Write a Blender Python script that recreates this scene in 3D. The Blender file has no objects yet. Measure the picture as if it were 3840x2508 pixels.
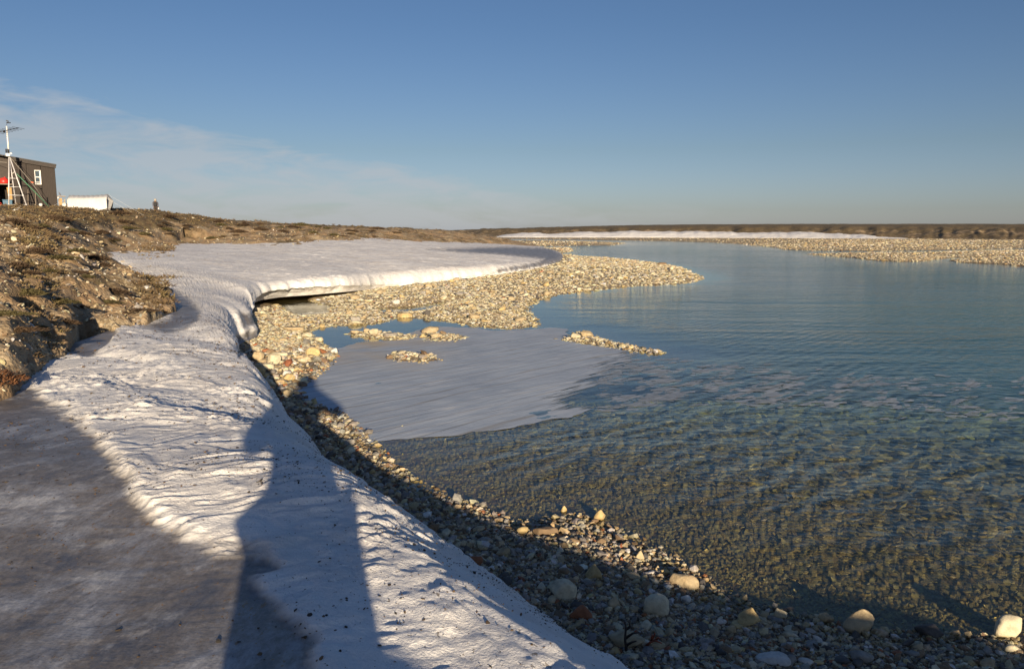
import bpy, bmesh, math, random
import numpy as np
from mathutils import Vector, Matrix, Euler
random.seed(7)
RNG = np.random.default_rng(11)
S = bpy.context.scene
COL = S.collection

# ------------------------------------------------------------------ camera
H = 2.4                              # lens above the water (z = 0)
F = 773.0                            # focal length in pixels of a 1024-wide frame
PITCH = math.atan((334 - 230.5) / F)
cam = bpy.data.cameras.new('camera'); cam.sensor_width = 36; cam.lens = 36 * F / 1024
cam.clip_start = 0.05; cam.clip_end = 20000
co = bpy.data.objects.new('camera', cam); COL.objects.link(co)
co.location = (0, 0, H); co.rotation_euler = (math.pi / 2 - PITCH, 0, 0)
S.camera = co
CP, SP = math.cos(PITCH), math.sin(PITCH)

def ray(X, Y):                       # photo pixel (3840 x 2508) -> world direction
    X = np.asarray(X, float); Y = np.asarray(Y, float)
    u = X / 3.75 - 512; v = 334 - Y / 3.7545
    return u, F * CP + v * SP, -F * SP + v * CP
def P(X, Y, z=0.0):                  # point of the place at height z seen at that pixel
    a, b, c = ray(X, Y); t = (z - H) / c
    return np.array([a * t, b * t, z + 0 * t])
def PR(X, Y, r):                     # the same at horizontal distance r
    a, b, c = ray(X, Y); t = r / math.hypot(a, b)
    return np.array([a * t, b * t, H + c * t])
def proj(x, y, z):
    dz = z - H
    dep = np.maximum(y * CP - dz * SP, 1e-3)
    up = y * SP + dz * CP
    return (512 + F * x / dep) * 3.75, (334 - F * up / dep) * 3.7545

# ------------------------------------------------------------------ light
ANTI = ray(1160, 1440)               # the photographer's own shadow: straight away from the sun
LD = Vector((float(ANTI[0]), float(ANTI[1]), float(ANTI[2]))).normalized()
SUN_EL = math.asin(-LD.z)
SUN_AZ = math.atan2(-LD.x, -LD.y)    # clockwise from +Y
sl = bpy.data.lights.new('sun', 'SUN'); sl.energy = 5.0; sl.angle = math.radians(0.55)
sl.color = (1.0, 0.80, 0.55)
so = bpy.data.objects.new('sun', sl); COL.objects.link(so)
so.rotation_euler = LD.to_track_quat('-Z', 'Y').to_euler(); so.location = (3, -12, 8)

W = bpy.data.worlds.new('World'); S.world = W; W.use_nodes = True
nt = W.node_tree; nt.nodes.clear()
def N(tree, kind, **kw):
    n = tree.nodes.new(kind)
    for k, v in kw.items():
        if k.startswith('i_'):
            n.inputs[k[2:].replace('_', ' ')].default_value = v
        else:
            setattr(n, k, v)
    return n
sky = N(nt, 'ShaderNodeTexSky', sky_type='NISHITA', sun_disc=False, sun_elevation=SUN_EL, sun_rotation=SUN_AZ,
        altitude=0, air_density=1.0, dust_density=0.6, ozone_density=1.6)
bg = N(nt, 'ShaderNodeBackground'); bg.inputs['Strength'].default_value = 0.064
out = N(nt, 'ShaderNodeOutputWorld')
tc = N(nt, 'ShaderNodeTexCoord'); sep = N(nt, 'ShaderNodeSeparateXYZ')
nt.links.new(tc.outputs['Generated'], sep.inputs[0])
def M(tree, op, a, b=None, c=None, clamp=False):
    n = tree.nodes.new('ShaderNodeMath'); n.operation = op; n.use_clamp = clamp
    for i, q in enumerate((a, b, c)):
        if q is None: continue
        if isinstance(q, (int, float)): n.inputs[i].default_value = q
        else: tree.links.new(q, n.inputs[i])
    return n.outputs[0]
def ramp(tree, fac, stops, interp='LINEAR'):
    n = tree.nodes.new('ShaderNodeValToRGB'); n.color_ramp.interpolation = interp
    e = n.color_ramp.elements
    while len(e) < len(stops): e.new(0.5)
    for q, (p, c) in zip(e, stops):
        q.position = p; q.color = c if len(c) == 4 else (*c, 1)
    tree.links.new(fac, n.inputs[0]); return n.outputs[0]
def mixc(tree, fac, a, b, mode='MIX'):
    n = tree.nodes.new('ShaderNodeMix'); n.data_type = 'RGBA'; n.blend_type = mode
    for i, q in ((0, fac), (6, a), (7, b)):
        if isinstance(q, (int, float)): n.inputs[i].default_value = q
        elif isinstance(q, tuple): n.inputs[i].default_value = q if len(q) == 4 else (*q, 1)
        else: tree.links.new(q, n.inputs[i])
    return n.outputs[2]
# thin streaky cloud low in the west (left) sky
az = M(nt, 'ARCTAN2', sep.outputs[0], sep.outputs[1]); el = M(nt, 'ARCSINE', sep.outputs[2])
cmb = N(nt, 'ShaderNodeCombineXYZ')
nt.links.new(M(nt, 'MULTIPLY', az, 11.0), cmb.inputs[0])
nt.links.new(M(nt, 'ADD', M(nt, 'MULTIPLY', el, 46.0), M(nt, 'MULTIPLY', az, 1.0)), cmb.inputs[1])
nz = N(nt, 'ShaderNodeTexNoise'); nz.inputs['Scale'].default_value = 1.0; nz.inputs['Detail'].default_value = 7
nz.inputs['Roughness'].default_value = 0.58; nz.inputs['Distortion'].default_value = 0.5
nt.links.new(cmb.outputs[0], nz.inputs['Vector'])
# upper limit of the cloud falls from left to right
lim = M(nt, 'SUBTRACT', 0.085, M(nt, 'MULTIPLY', M(nt, 'ADD', az, 0.16), 0.18))
lim = M(nt, 'MAXIMUM', lim, 0.035)
low = M(nt, 'SUBTRACT', lim, el)
m1 = M(nt, 'MULTIPLY', low, 16.0)
m1 = M(nt, 'MINIMUM', m1, 0.22)
fadeR = M(nt, 'MULTIPLY', M(nt, 'SUBTRACT', 0.32, az), 2.4, clamp=True)
fac = M(nt, 'ADD', M(nt, 'SUBTRACT', nz.outputs[0], 0.55), m1)
fac = M(nt, 'MULTIPLY', fac, 4.2, clamp=True)
fac = M(nt, 'MULTIPLY', M(nt, 'MULTIPLY', fac, fadeR), 0.56)
grade = ramp(nt, M(nt, 'MULTIPLY', el, 4.0, clamp=True), [(0.0, (0.76, 0.90, 1.62)), (0.10, (0.64, 0.735, 1.20)), (0.4, (0.57, 0.64, 0.87)), (1.0, (0.50, 0.61, 0.84))])
skyc = mixc(nt, 1.0, sky.outputs[0], grade, 'MULTIPLY')
mx = mixc(nt, fac, skyc, (4.7, 4.9, 5.2))
nt.links.new(mx, bg.inputs[0]); nt.links.new(bg.outputs[0], out.inputs[0])
S.view_settings.view_transform = 'Standard'; S.view_settings.look = 'None'
S.view_settings.exposure = 0.68; S.view_settings.gamma = 1.0
S.render.engine = 'CYCLES'
cy = S.cycles
cy.use_denoising = True; cy.max_bounces = 8; cy.transparent_max_bounces = 12; cy.caustics_reflective = False
cy.caustics_refractive = False; cy.sample_clamp_indirect = 4.0

# ------------------------------------------------------------------ numeric helpers
def sstep(a, b, x):
    t = np.clip((x - a) / (b - a), 0, 1); return t * t * (3 - 2 * t)
def _hash(ix, iy, seed):
    h = (ix.astype(np.int64) * 374761393 + iy.astype(np.int64) * 668265263 + seed * 1442695041) & 0xffffffff
    h = ((h ^ (h >> 13)) * 1274126177) & 0xffffffff
    return (h ^ (h >> 16)) & 0xffff
def gn(x, y, seed=0):                # gradient noise, about -1..1
    ix = np.floor(x); iy = np.floor(y); fx = x - ix; fy = y - iy
    u = fx * fx * fx * (fx * (fx * 6 - 15) + 10); v = fy * fy * fy * (fy * (fy * 6 - 15) + 10)
    def g(a, b):
        t = _hash(ix + a, iy + b, seed) * (2 * math.pi / 65536)
        return np.cos(t) * (fx - a) + np.sin(t) * (fy - b)
    a = g(0, 0); b = g(1, 0); c = g(0, 1); d = g(1, 1)
    return 1.5 * ((a + (b - a) * u) * (1 - v) + (c + (d - c) * u) * v)
def fbm(x, y, octv=4, seed=0, gain=0.5):
    s = 0; a = 1.0
    for k in range(octv):
        s = s + a * gn(x * 2 ** k, y * 2 ** k, seed + k * 17); a *= gain
    return s
def sdpoly(px, py, poly):            # signed distance, positive inside
    poly = np.asarray(poly, float); n = len(poly)
    d = np.full(px.shape, 1e18); ins = np.zeros(px.shape, bool)
    for i in range(n):
        ax, ay = poly[i]; bx, by = poly[(i + 1) % n]
        ex, ey = bx - ax, by - ay
        wx = px - ax; wy = py - ay
        t = np.clip((wx * ex + wy * ey) / (ex * ex + ey * ey + 1e-12), 0, 1)
        d = np.minimum(d, (wx - ex * t) ** 2 + (wy - ey * t) ** 2)
        c = ((ay <= py) & (py < by)) | ((by <= py) & (py < ay))
        if by != ay:
            ins ^= c & (px < ax + (py - ay) / (by - ay) * ex)
    return np.where(ins, 1, -1) * np.sqrt(d)
def W2(pts, z=0.0):                  # list of photo pixels -> plan polygon
    return [tuple(P(x, y, z)[:2]) for x, y in pts]

def mesh_obj(name, verts, faces, mat=None, parent=None, attrs=None, smooth=True, mats=None):
    verts = np.ascontiguousarray(verts, np.float32); faces = np.ascontiguousarray(faces, np.int32)
    me = bpy.data.meshes.new(name); k = faces.shape[1]; m = len(faces)
    me.vertices.add(len(verts)); me.vertices.foreach_set('co', verts.ravel())
    me.loops.add(m * k); me.loops.foreach_set('vertex_index', faces.ravel())
    me.polygons.add(m); me.polygons.foreach_set('loop_start', np.arange(0, m * k, k, dtype=np.int32))
    me.polygons.foreach_set('use_smooth', np.full(m, smooth, bool))
    for an, av in (attrs or {}).items():
        av = np.ascontiguousarray(av, np.float32)
        if av.ndim == 1:
            me.attributes.new(an, 'FLOAT', 'POINT').data.foreach_set('value', av)
        else:
            if av.shape[1] == 3: av = np.ascontiguousarray(np.c_[av, np.ones(len(av), np.float32)])
            me.attributes.new(an, 'FLOAT_COLOR', 'POINT').data.foreach_set('color', av.ravel())
    me.update(calc_edges=True); me.validate()
    o = bpy.data.objects.new(name, me); COL.objects.link(o)
    if mat: me.materials.append(mat)
    if parent: o.parent = parent
    return o
def grid_faces(nr, nc):
    i = np.arange(nr - 1)[:, None] * nc + np.arange(nc - 1)[None]
    return np.stack([i, i + 1, i + nc + 1, i + nc], -1).reshape(-1, 4)
def tag(o, label=None, cat=None, group=None, kind=None):
    for k, v in (('label', label), ('category', cat), ('group', group), ('kind', kind)):
        if v: o[k] = v
    return o
def empty(name, loc, rz=0.0):
    o = bpy.data.objects.new(name, None); COL.objects.link(o); o.location = loc; o.rotation_euler = (0, 0, rz)
    o.empty_display_size = 0.2; return o

# ------------------------------------------------------------------ materials
def new_mat(name):
    m = bpy.data.materials.new(name); m.use_nodes = True
    t = m.node_tree; b = t.nodes['Principled BSDF']; return m, t, b
def pos(t, scale=(1, 1, 1)):
    g = t.nodes.new('ShaderNodeNewGeometry'); mp = t.nodes.new('ShaderNodeMapping'); mp.inputs['Scale'].default_value = scale
    t.links.new(g.outputs['Position'], mp.inputs[0]); return mp.outputs[0]
def objc(t, scale=(1, 1, 1)):
    g = t.nodes.new('ShaderNodeTexCoord'); mp = t.nodes.new('ShaderNodeMapping'); mp.inputs['Scale'].default_value = scale
    t.links.new(g.outputs['Object'], mp.inputs[0]); return mp.outputs[0]
def noise(t, vec, scale, detail=4, rough=0.5, dist=0.0, col=False):
    n = t.nodes.new('ShaderNodeTexNoise'); n.inputs['Scale'].default_value = scale; n.inputs['Detail'].default_value = detail
    n.inputs['Roughness'].default_value = rough; n.inputs['Distortion'].default_value = dist
    t.links.new(vec, n.inputs['Vector']); return n.outputs[1 if col else 0]
def voro(t, vec, scale, feature='F1', outp=0):
    n = t.nodes.new('ShaderNodeTexVoronoi'); n.feature = feature; n.inputs['Scale'].default_value = scale
    t.links.new(vec, n.inputs['Vector']); return n.outputs[outp]
def attr(t, name, out=2):
    n = t.nodes.new('ShaderNodeAttribute'); n.attribute_name = name; return n.outputs[out]
def bump(t, h, strength, dist, normal=None):
    n = t.nodes.new('ShaderNodeBump'); n.inputs['Strength'].default_value = strength; n.inputs['Distance'].default_value = dist
    t.links.new(h, n.inputs['Height'])
    if normal: t.links.new(normal, n.inputs['Normal'])
    return n.outputs[0]
def plain(name, c, rough=0.6, var=0.25, scale=6.0, metal=0.0, bmp=0.0):
    m, t, b = new_mat(name)
    n = noise(t, objc(t), scale, 5, 0.6)
    lo = tuple(q * (1 - var) for q in c); hi = tuple(min(1, q * (1 + var)) for q in c)
    t.links.new(ramp(t, n, [(0.3, lo), (0.7, hi)]), b.inputs['Base Color'])
    b.inputs['Roughness'].default_value = rough; b.inputs['Metallic'].default_value = metal
    if bmp: t.links.new(bump(t, n, 0.6, bmp), b.inputs['Normal'])
    return m

def ground_material():
    m, t, b = new_mat('tundra_ground')
    p = pos(t)
    fine = voro(t, p, 26, 'F1', 1); fine2 = voro(t, p, 9, 'F1', 1)
    sepc = t.nodes.new('ShaderNodeSeparateColor'); t.links.new(fine, sepc.inputs[0])
    sepd = t.nodes.new('ShaderNodeSeparateColor'); t.links.new(fine2, sepd.inputs[0])
    grav = ramp(t, sepc.outputs[0], [(0.0, (0.13, 0.10, 0.065)), (0.35, (0.27, 0.205, 0.125)), (0.75, (0.40, 0.32, 0.21)), (1.0, (0.56, 0.50, 0.38))])
    grav2 = ramp(t, sepd.outputs[0], [(0.0, (0.16, 0.12, 0.08)), (0.4, (0.36, 0.28, 0.17)), (1.0, (0.50, 0.42, 0.29))])
    grav = mixc(t, 0.45, grav, grav2)
    soil = ramp(t, noise(t, p, 1.4, 6, 0.62), [(0.3, (0.25, 0.155, 0.08)), (0.7, (0.44, 0.31, 0.18))])
    land = mixc(t, ramp(t, noise(t, p, 0.9, 5, 0.6), [(0.40, (0, 0, 0)), (0.62, (1, 1, 1))]), soil, grav)
    bar = attr(t, 'bar')
    base = mixc(t, bar, land, grav)
    vegc = ramp(t, noise(t, p, 3.0, 7, 0.68), [(0.30, (0.055, 0.036, 0.020)), (0.48, (0.13, 0.09, 0.046)), (0.60, (0.165, 0.13, 0.06)), (0.75, (0.25, 0.18, 0.105))])
    veg = attr(t, 'veg')
    vm = M(t, 'ADD', M(t, 'MULTIPLY', M(t, 'SUBTRACT', noise(t, p, 1.1, 8, 0.68), 0.5), 3.0), M(t, 'SUBTRACT', M(t, 'MULTIPLY', veg, 2.2), 0.8))
    vm = M(t, 'ADD', vm, M(t, 'MULTIPLY', M(t, 'SUBTRACT', noise(t, p, 0.22, 7, 0.7), 0.5), 2.6))
    vm = M(t, 'MULTIPLY', vm, 1.8, clamp=True)
    base = mixc(t, vm, base, vegc)
    wet = attr(t, 'wet')
    base = mixc(t, wet, base, mixc(t, 1.0, base, (0.75, 0.68, 0.50), 'MULTIPLY'))
    t.links.new(base, b.inputs['Base Color'])
    t.links.new(M(t, 'SUBTRACT', 0.92, M(t, 'MULTIPLY', wet, 0.45)), b.inputs['Roughness'])
    h = M(t, 'ADD', M(t, 'MULTIPLY', voro(t, p, 22), 0.6), noise(t, p, 12, 6, 0.7))
    t.links.new(bump(t, h, 0.9, 0.03), b.inputs['Normal'])
    return m

def stone_material(name='stone', under=False):
    m, t, b = new_mat(name)
    p = pos(t)
    n = noise(t, p, 22, 6, 0.62); n2 = noise(t, p, 5, 5, 0.6)
    tint = attr(t, 'tint', 0)
    c = mixc(t, 1.0, tint, ramp(t, n, [(0.25, (0.62, 0.60, 0.58)), (0.55, (1.0, 1.0, 1.0)), (0.8, (1.22, 1.18, 1.1))]), 'MULTIPLY')
    c = mixc(t, ramp(t, n2, [(0.52, (0, 0, 0)), (0.70, (0.45, 0.45, 0.45))]), c, mixc(t, 1.0, c, (0.70, 0.55, 0.40), 'MULTIPLY'))
    g = t.nodes.new('ShaderNodeNewGeometry'); sp = t.nodes.new('ShaderNodeSeparateXYZ'); t.links.new(g.outputs['Position'], sp.inputs[0])
    hz = M(t, 'ADD', sp.outputs[2], M(t, 'MULTIPLY', M(t, 'SUBTRACT', n2, 0.5), 0.03))
    wet = M(t, 'SUBTRACT', 1.0, M(t, 'MULTIPLY', M(t, 'ADD', hz, 0.0), 40.0, clamp=True))
    c = mixc(t, wet, c, mixc(t, 1.0, c, (0.68, 0.66, 0.50), 'MULTIPLY'))
    t.links.new(c, b.inputs['Base Color'])
    t.links.new(M(t, 'SUBTRACT', 0.82, M(t, 'MULTIPLY', wet, 0.45)), b.inputs['Roughness'])
    t.links.new(bump(t, n, 0.7, 0.012), b.inputs['Normal'])
    return m

def snow_material():
    m, t, b = new_mat('old_snow')
    p = pos(t)
    snow = ramp(t, noise(t, p, 2.2, 6, 0.6), [(0.3, (0.78, 0.775, 0.775)), (0.6, (0.89, 0.885, 0.88))])
    # wind-blown dirt: fine dark grains in drifts
    pd = pos(t, (1.0, 1.0, 1.0))
    grains = M(t, 'GREATER_THAN', noise(t, pd, 34, 4, 0.7, 0.4), M(t, 'SUBTRACT', 0.735, M(t, 'MULTIPLY', noise(t, pd, 1.3, 4, 0.6), 0.16)))
    film = ramp(t, noise(t, pos(t, (0.55, 1.3, 1)), 0.9, 9, 0.72, 0.8), [(0.46, (0, 0, 0)), (0.66, (0.42, 0.42, 0.42))])
    dirt = attr(t, 'dirt')
    snow = mixc(t, M(t, 'MULTIPLY', film, dirt), snow, (0.36, 0.29, 0.23))
    snow = mixc(t, M(t, 'MULTIPLY', grains, 0.75), snow, (0.13, 0.095, 0.06))
    pi_ = pos(t, (1.0, .5, 1.0)); ic = noise(t, pi_, 3.2, 10, 0.74, 0.3)
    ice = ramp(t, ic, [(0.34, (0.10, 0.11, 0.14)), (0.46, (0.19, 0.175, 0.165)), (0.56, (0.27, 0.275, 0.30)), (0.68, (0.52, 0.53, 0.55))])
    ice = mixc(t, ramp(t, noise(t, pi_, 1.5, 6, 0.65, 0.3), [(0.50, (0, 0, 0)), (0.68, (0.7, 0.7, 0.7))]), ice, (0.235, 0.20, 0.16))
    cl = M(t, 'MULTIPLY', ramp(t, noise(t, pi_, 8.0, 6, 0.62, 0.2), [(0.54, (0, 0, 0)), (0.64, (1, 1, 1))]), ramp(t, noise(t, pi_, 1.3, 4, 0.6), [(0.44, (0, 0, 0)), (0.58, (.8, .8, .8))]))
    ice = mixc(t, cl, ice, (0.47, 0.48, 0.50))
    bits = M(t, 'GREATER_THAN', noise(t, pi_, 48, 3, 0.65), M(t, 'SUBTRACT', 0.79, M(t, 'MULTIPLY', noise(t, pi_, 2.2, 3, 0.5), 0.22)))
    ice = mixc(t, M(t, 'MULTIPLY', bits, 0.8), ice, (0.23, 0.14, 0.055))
    ice = mixc(t, 1.0, ice, ramp(t, noise(t, pi_, 55, 4, 0.7), [(0.3, (.72, .72, .72)), (0.7, (1.28, 1.28, 1.28))]), 'MULTIPLY')
    a = attr(t, 'ice')
    t.links.new(mixc(t, a, snow, ice), b.inputs['Base Color'])
    t.links.new(M(t, 'SUBTRACT', 0.75, M(t, 'MULTIPLY', a, 0.30)), b.inputs['Roughness'])
    b.inputs['Specular IOR Level'].default_value = 0.35
    h = M(t, 'ADD', noise(t, p, 11, 8, 0.72), M(t, 'MULTIPLY', noise(t, p, 70, 3, 0.6), 0.35))
    hh = M(t, 'MULTIPLY', h, M(t, 'SUBTRACT', 1.0, M(t, 'MULTIPLY', a, 0.82)))
    t.links.new(bump(t, hh, 0.75, 0.026), b.inputs['Normal'])
    b.inputs['Subsurface Weight'].default_value = 0.0
    return m

def water_material():
    m, t, b = new_mat('river_water'); t.nodes.remove(b)
    o = t.nodes['Material Output']
    dep = attr(t, 'depth'); calm = attr(t, 'calm')
    n1 = noise(t, pos(t, (1.0, 2.0, 1)), 3.2, 4, 0.55, 0.6)
    w = t.nodes.new('ShaderNodeTexWave'); w.wave_type = 'BANDS'; w.bands_direction = 'X'; w.wave_profile = 'SIN'
    w.inputs['Scale'].default_value = 1.35; w.inputs['Distortion'].default_value = 7.0; w.inputs['Detail'].default_value = 3
    w.inputs['Detail Scale'].default_value = 0.55; w.inputs['Detail Roughness'].default_value = 0.55
    mp = t.nodes.new('ShaderNodeMapping'); mp.inputs['Rotation'].default_value = (0, 0, math.radians(40))
    g = t.nodes.new('ShaderNodeNewGeometry'); t.links.new(g.outputs['Position'], mp.inputs[0]); t.links.new(mp.outputs[0], w.inputs['Vector'])
    n2 = noise(t, pos(t, (0.35, 1.0, 1)), 1.0, 5, 0.6, 0.4)
    n3 = noise(t, p_ := pos(t), 11, 3, 0.5)
    n0 = noise(t, pos(t), 0.45, 3, 0.5, 0.5); n4 = noise(t, pos(t, (1.4, 1.0, 1)), 7.0, 3, 0.5, 0.8)
    wamt = M(t, 'MULTIPLY', M(t, 'SUBTRACT', n0, 0.36), 1.5, clamp=True)
    h = M(t, 'ADD', M(t, 'MULTIPLY', w.outputs[1], wamt), M(t, 'ADD', M(t, 'MULTIPLY', n1, 0.8), M(t, 'MULTIPLY', n4, 0.35)))
    h = M(t, 'ADD', h, M(t, 'ADD', M(t, 'MULTIPLY', n2, M(t, 'MULTIPLY', M(t, 'SUBTRACT', noise(t, pos(t, (0.035, 0.16, 1)), 1.0, 5, 0.6, 0.6), 0.30, clamp=True), 12.0)), M(t, 'MULTIPLY', n3, 0.12)))
    h = M(t, 'MULTIPLY', h, M(t, 'MULTIPLY', calm, M(t, 'ADD', 1.0, M(t, 'MULTIPLY', dep, 2.6))))
    nrm = bump(t, h, 1.0, 0.011)
    vd = t.nodes.new('ShaderNodeVectorMath'); vd.operation = 'DOT_PRODUCT'; gi = t.nodes.new('ShaderNodeNewGeometry')
    t.links.new(gi.outputs['Incoming'], vd.inputs[0]); t.links.new(nrm, vd.inputs[1])
    cs = M(t, 'ABSOLUTE', vd.outputs['Value'], clamp=True)          # Schlick reflectance, the same from both sides
    fres = M(t, 'ADD', 0.02, M(t, 'MULTIPLY', M(t, 'POWER', M(t, 'SUBTRACT', 1.0, cs, clamp=True), 5.0), 0.98), clamp=True)
    gl = t.nodes.new('ShaderNodeBsdfGlossy'); gl.inputs['Roughness'].default_value = 0.06; t.links.new(nrm, gl.inputs['Normal'])
    gl.inputs['Color'].default_value = (0.84, 0.87, 0.86, 1)
    tr = t.nodes.new('ShaderNodeBsdfTransparent')
    rf = t.nodes.new('ShaderNodeBsdfRefraction'); rf.inputs['IOR'].default_value = 1.333; rf.inputs['Roughness'].default_value = 0.0
    t.links.new(nrm, rf.inputs['Normal'])
    tint = ramp(t, dep, [(0.0, (0.97, 0.97, 0.93)), (0.12, (0.76, 0.92, 0.76)), (0.35, (0.52, 0.82, 0.70)), (1.0, (0.25, 0.55, 0.52))])
    t.links.new(tint, tr.inputs[0]); t.links.new(tint, rf.inputs[0])
    m1 = t.nodes.new('ShaderNodeMixShader'); m1.inputs[0].default_value = 0.40
    t.links.new(tr.outputs[0], m1.inputs[1]); t.links.new(rf.outputs[0], m1.inputs[2])
    df = t.nodes.new('ShaderNodeBsdfDiffuse'); df.inputs[0].default_value = (0.02, 0.20, 0.185, 1)
    m2 = t.nodes.new('ShaderNodeMixShader')
    t.links.new(M(t, 'MULTIPLY', M(t, 'SUBTRACT', dep, 0.12), 1.25, clamp=True), m2.inputs[0])
    t.links.new(m1.outputs[0], m2.inputs[1]); t.links.new(df.outputs[0], m2.inputs[2])
    m3 = t.nodes.new('ShaderNodeMixShader'); t.links.new(fres, m3.inputs[0])
    t.links.new(m2.outputs[0], m3.inputs[1]); t.links.new(gl.outputs[0], m3.inputs[2])
    t.links.new(m3.outputs[0], o.inputs[0])
    return m

def slush_material():
    m, t, b = new_mat('slush_film')
    p = pos(t)
    mp = t.nodes.new('ShaderNodeMapping'); mp.vector_type = 'TEXTURE'; mp.inputs['Rotation'].default_value = (0, 0, math.radians(46)); mp.inputs['Scale'].default_value = (2.6, 0.42, 1)
    t.links.new(p, mp.inputs[0])
    st = noise(t, mp.outputs[0], 2.6, 6, 0.6, 1.1)
    c = ramp(t, st, [(0.30, (0.375, 0.445, 0.535)), (0.55, (0.445, 0.505, 0.585)), (0.72, (0.57, 0.605, 0.65))])
    w = t.nodes.new('ShaderNodeTexWave'); w.bands_direction = 'Y'; w.inputs['Scale'].default_value = 0.42; w.inputs['Distortion'].default_value = 14
    w.inputs['Detail'].default_value = 4; w.inputs['Detail Scale'].default_value = 0.7
    t.links.new(mp.outputs[0], w.inputs['Vector'])
    line = ramp(t, w.outputs[1], [(0.0, (0.8, 0.8, 0.8)), (0.06, (0, 0, 0))])
    edge = attr(t, 'near')
    c = mixc(t, M(t, 'MULTIPLY', line, M(t, 'MULTIPLY', noise(t, p, .8, 3), 1.1)), c, (0.26, 0.23, 0.185))
    st2 = noise(t, mp.outputs[0], 5.5, 5, 0.65, 1.6)
    c = mixc(t, ramp(t, st2, [(0.60, (0, 0, 0)), (0.72, (0.55, 0.55, 0.55))]), c, (0.56, 0.56, 0.57))
    blot = noise(t, p, 0.7, 6, 0.6, 0.4)
    c = mixc(t, 1.0, c, ramp(t, blot, [(0.3, (0.84, 0.85, 0.87)), (0.65, (1.1, 1.09, 1.07))]), 'MULTIPLY')
    c = mixc(t, edge, c, (0.50, 0.42, 0.30))
    t.links.new(c, b.inputs['Base Color']); b.inputs['Roughness'].default_value = 0.6
    b.inputs['Specular IOR Level'].default_value = 0.3
    t.links.new(bump(t, st, 0.5, 0.02), b.inputs['Normal'])
    # the film thins out and breaks into the open water on its river side
    tp = t.nodes.new('ShaderNodeBsdfTransparent'); ms = t.nodes.new('ShaderNodeMixShader')
    hole = M(t, 'MULTIPLY', M(t, 'ADD', M(t, 'MULTIPLY', attr(t, 'thin'), 1.15), M(t, 'MULTIPLY', M(t, 'SUBTRACT', noise(t, mp.outputs[0], 3.4, 4, 0.6, 0.5), 0.72), 1.9)), 3.0, clamp=True)
    t.links.new(hole, ms.inputs[0]); t.links.new(b.outputs[0], ms.inputs[1]); t.links.new(tp.outputs[0], ms.inputs[2])
    t.links.new(ms.outputs[0], t.nodes['Material Output'].inputs[0])
    return m

GROUND, STONE, SNOW, WATER, SLUSH = ground_material(), stone_material(), snow_material(), water_material(), slush_material()
FLAKE = SLUSH.copy(); FLAKE.name = 'thin_wet_slush'
_t = FLAKE.node_tree; _o = _t.nodes['Material Output']; _b = _t.nodes['Principled BSDF']
_tr = _t.nodes.new('ShaderNodeBsdfTransparent'); _m = _t.nodes.new('ShaderNodeMixShader')
_t.links.new(ramp(_t, noise(_t, pos(_t), 5.0, 4, .6), [(.35, (.25, .25, .25)), (.65, (.62, .62, .62))]), _m.inputs[0])
_t.links.new(_b.outputs[0], _m.inputs[1]); _t.links.new(_tr.outputs[0], _m.inputs[2]); _t.links.new(_m.outputs[0], _o.inputs[0])

# ------------------------------------------------------------------ the lie of the land
# gravel: outlines at the waterline, read off the photograph and laid on the plane z = 0
SHORE = [(3840, 2445), (3560, 2425), (3300, 2392), (3100, 2372), (2950, 2332), (2800, 2292), (2680, 2232), (2560, 2160), (2450, 2085),
         (2350, 2025), (2240, 1985), (2150, 1950), (2080, 1962), (1980, 1975), (1890, 1972), (1800, 1940), (1700, 1890), (1600, 1838),
         (1500, 1790), (1430, 1745), (1385, 1690), (1345, 1650), (1300, 1600), (1255, 1560), (1180, 1528), (1120, 1492), (1095, 1462),
         (1125, 1432), (1190, 1400), (1245, 1365), (1265, 1340), (1245, 1312), (1210, 1292), (1160, 1268), (1150, 1245), (1200, 1232),
         (1250, 1226), (1180, 1200), (1050, 1150), (960, 1130)]
BEACH = [(7.0, 2.6)] + W2(SHORE) + [(-9.0, 22.0), (-9.0, 12.0), (-7.0, 5.0), (-12, -14), (9, -14), (9, -2)]
BAR = W2([(1130, 1124), (1250, 1100), (1400, 1080), (1600, 1058), (1800, 1035), (1900, 1020), (2020, 1000), (2085, 985), (2100, 968),
          (2060, 957), (1990, 946), (1995, 936), (2060, 929), (2136, 928), (2142, 940), (2112, 952), (2200, 963), (2300, 967), (2450, 985),
          (2560, 1005), (2625, 1034), (2627, 1050), (2550, 1064), (2400, 1072), (2200, 1092), (2080, 1106), (2010, 1130), (1975, 1160),
          (2010, 1203), (2022, 1224), (1900, 1234), (1800, 1224), (1720, 1213), (1600, 1196), (1500, 1192), (1440, 1212), (1330, 1222),
          (1200, 1224), (1090, 1190), (1230, 1175), (1240, 1150), (1130, 1138)])
POOL = W2([(1055, 1138), (1150, 1118), (1235, 1148), (1225, 1172), (1130, 1188), (1070, 1168)])
POOL2 = W2([(1410, 1158), (1560, 1150), (1700, 1128), (1640, 1150), (1560, 1172), (1440, 1175)])
ISLES = [W2([(1290, 1252), (1330, 1243), (1470, 1250), (1560, 1262), (1480, 1272), (1330, 1263)]),
         W2([(1590, 1262), (1620, 1246), (1690, 1252), (1745, 1262), (1700, 1278), (1620, 1276)]),
         W2([(1480, 1338), (1520, 1322), (1600, 1330), (1660, 1352), (1590, 1360), (1500, 1352)]),
         W2([(2098, 1276), (2180, 1240), (2235, 1266), (2330, 1290), (2480, 1322), (2440, 1327), (2300, 1302), (2180, 1286)])]
SPIT = W2([(1900, 905), (1975, 904), (2338, 911), (2300, 919), (2050, 922), (1960, 917)])
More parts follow.
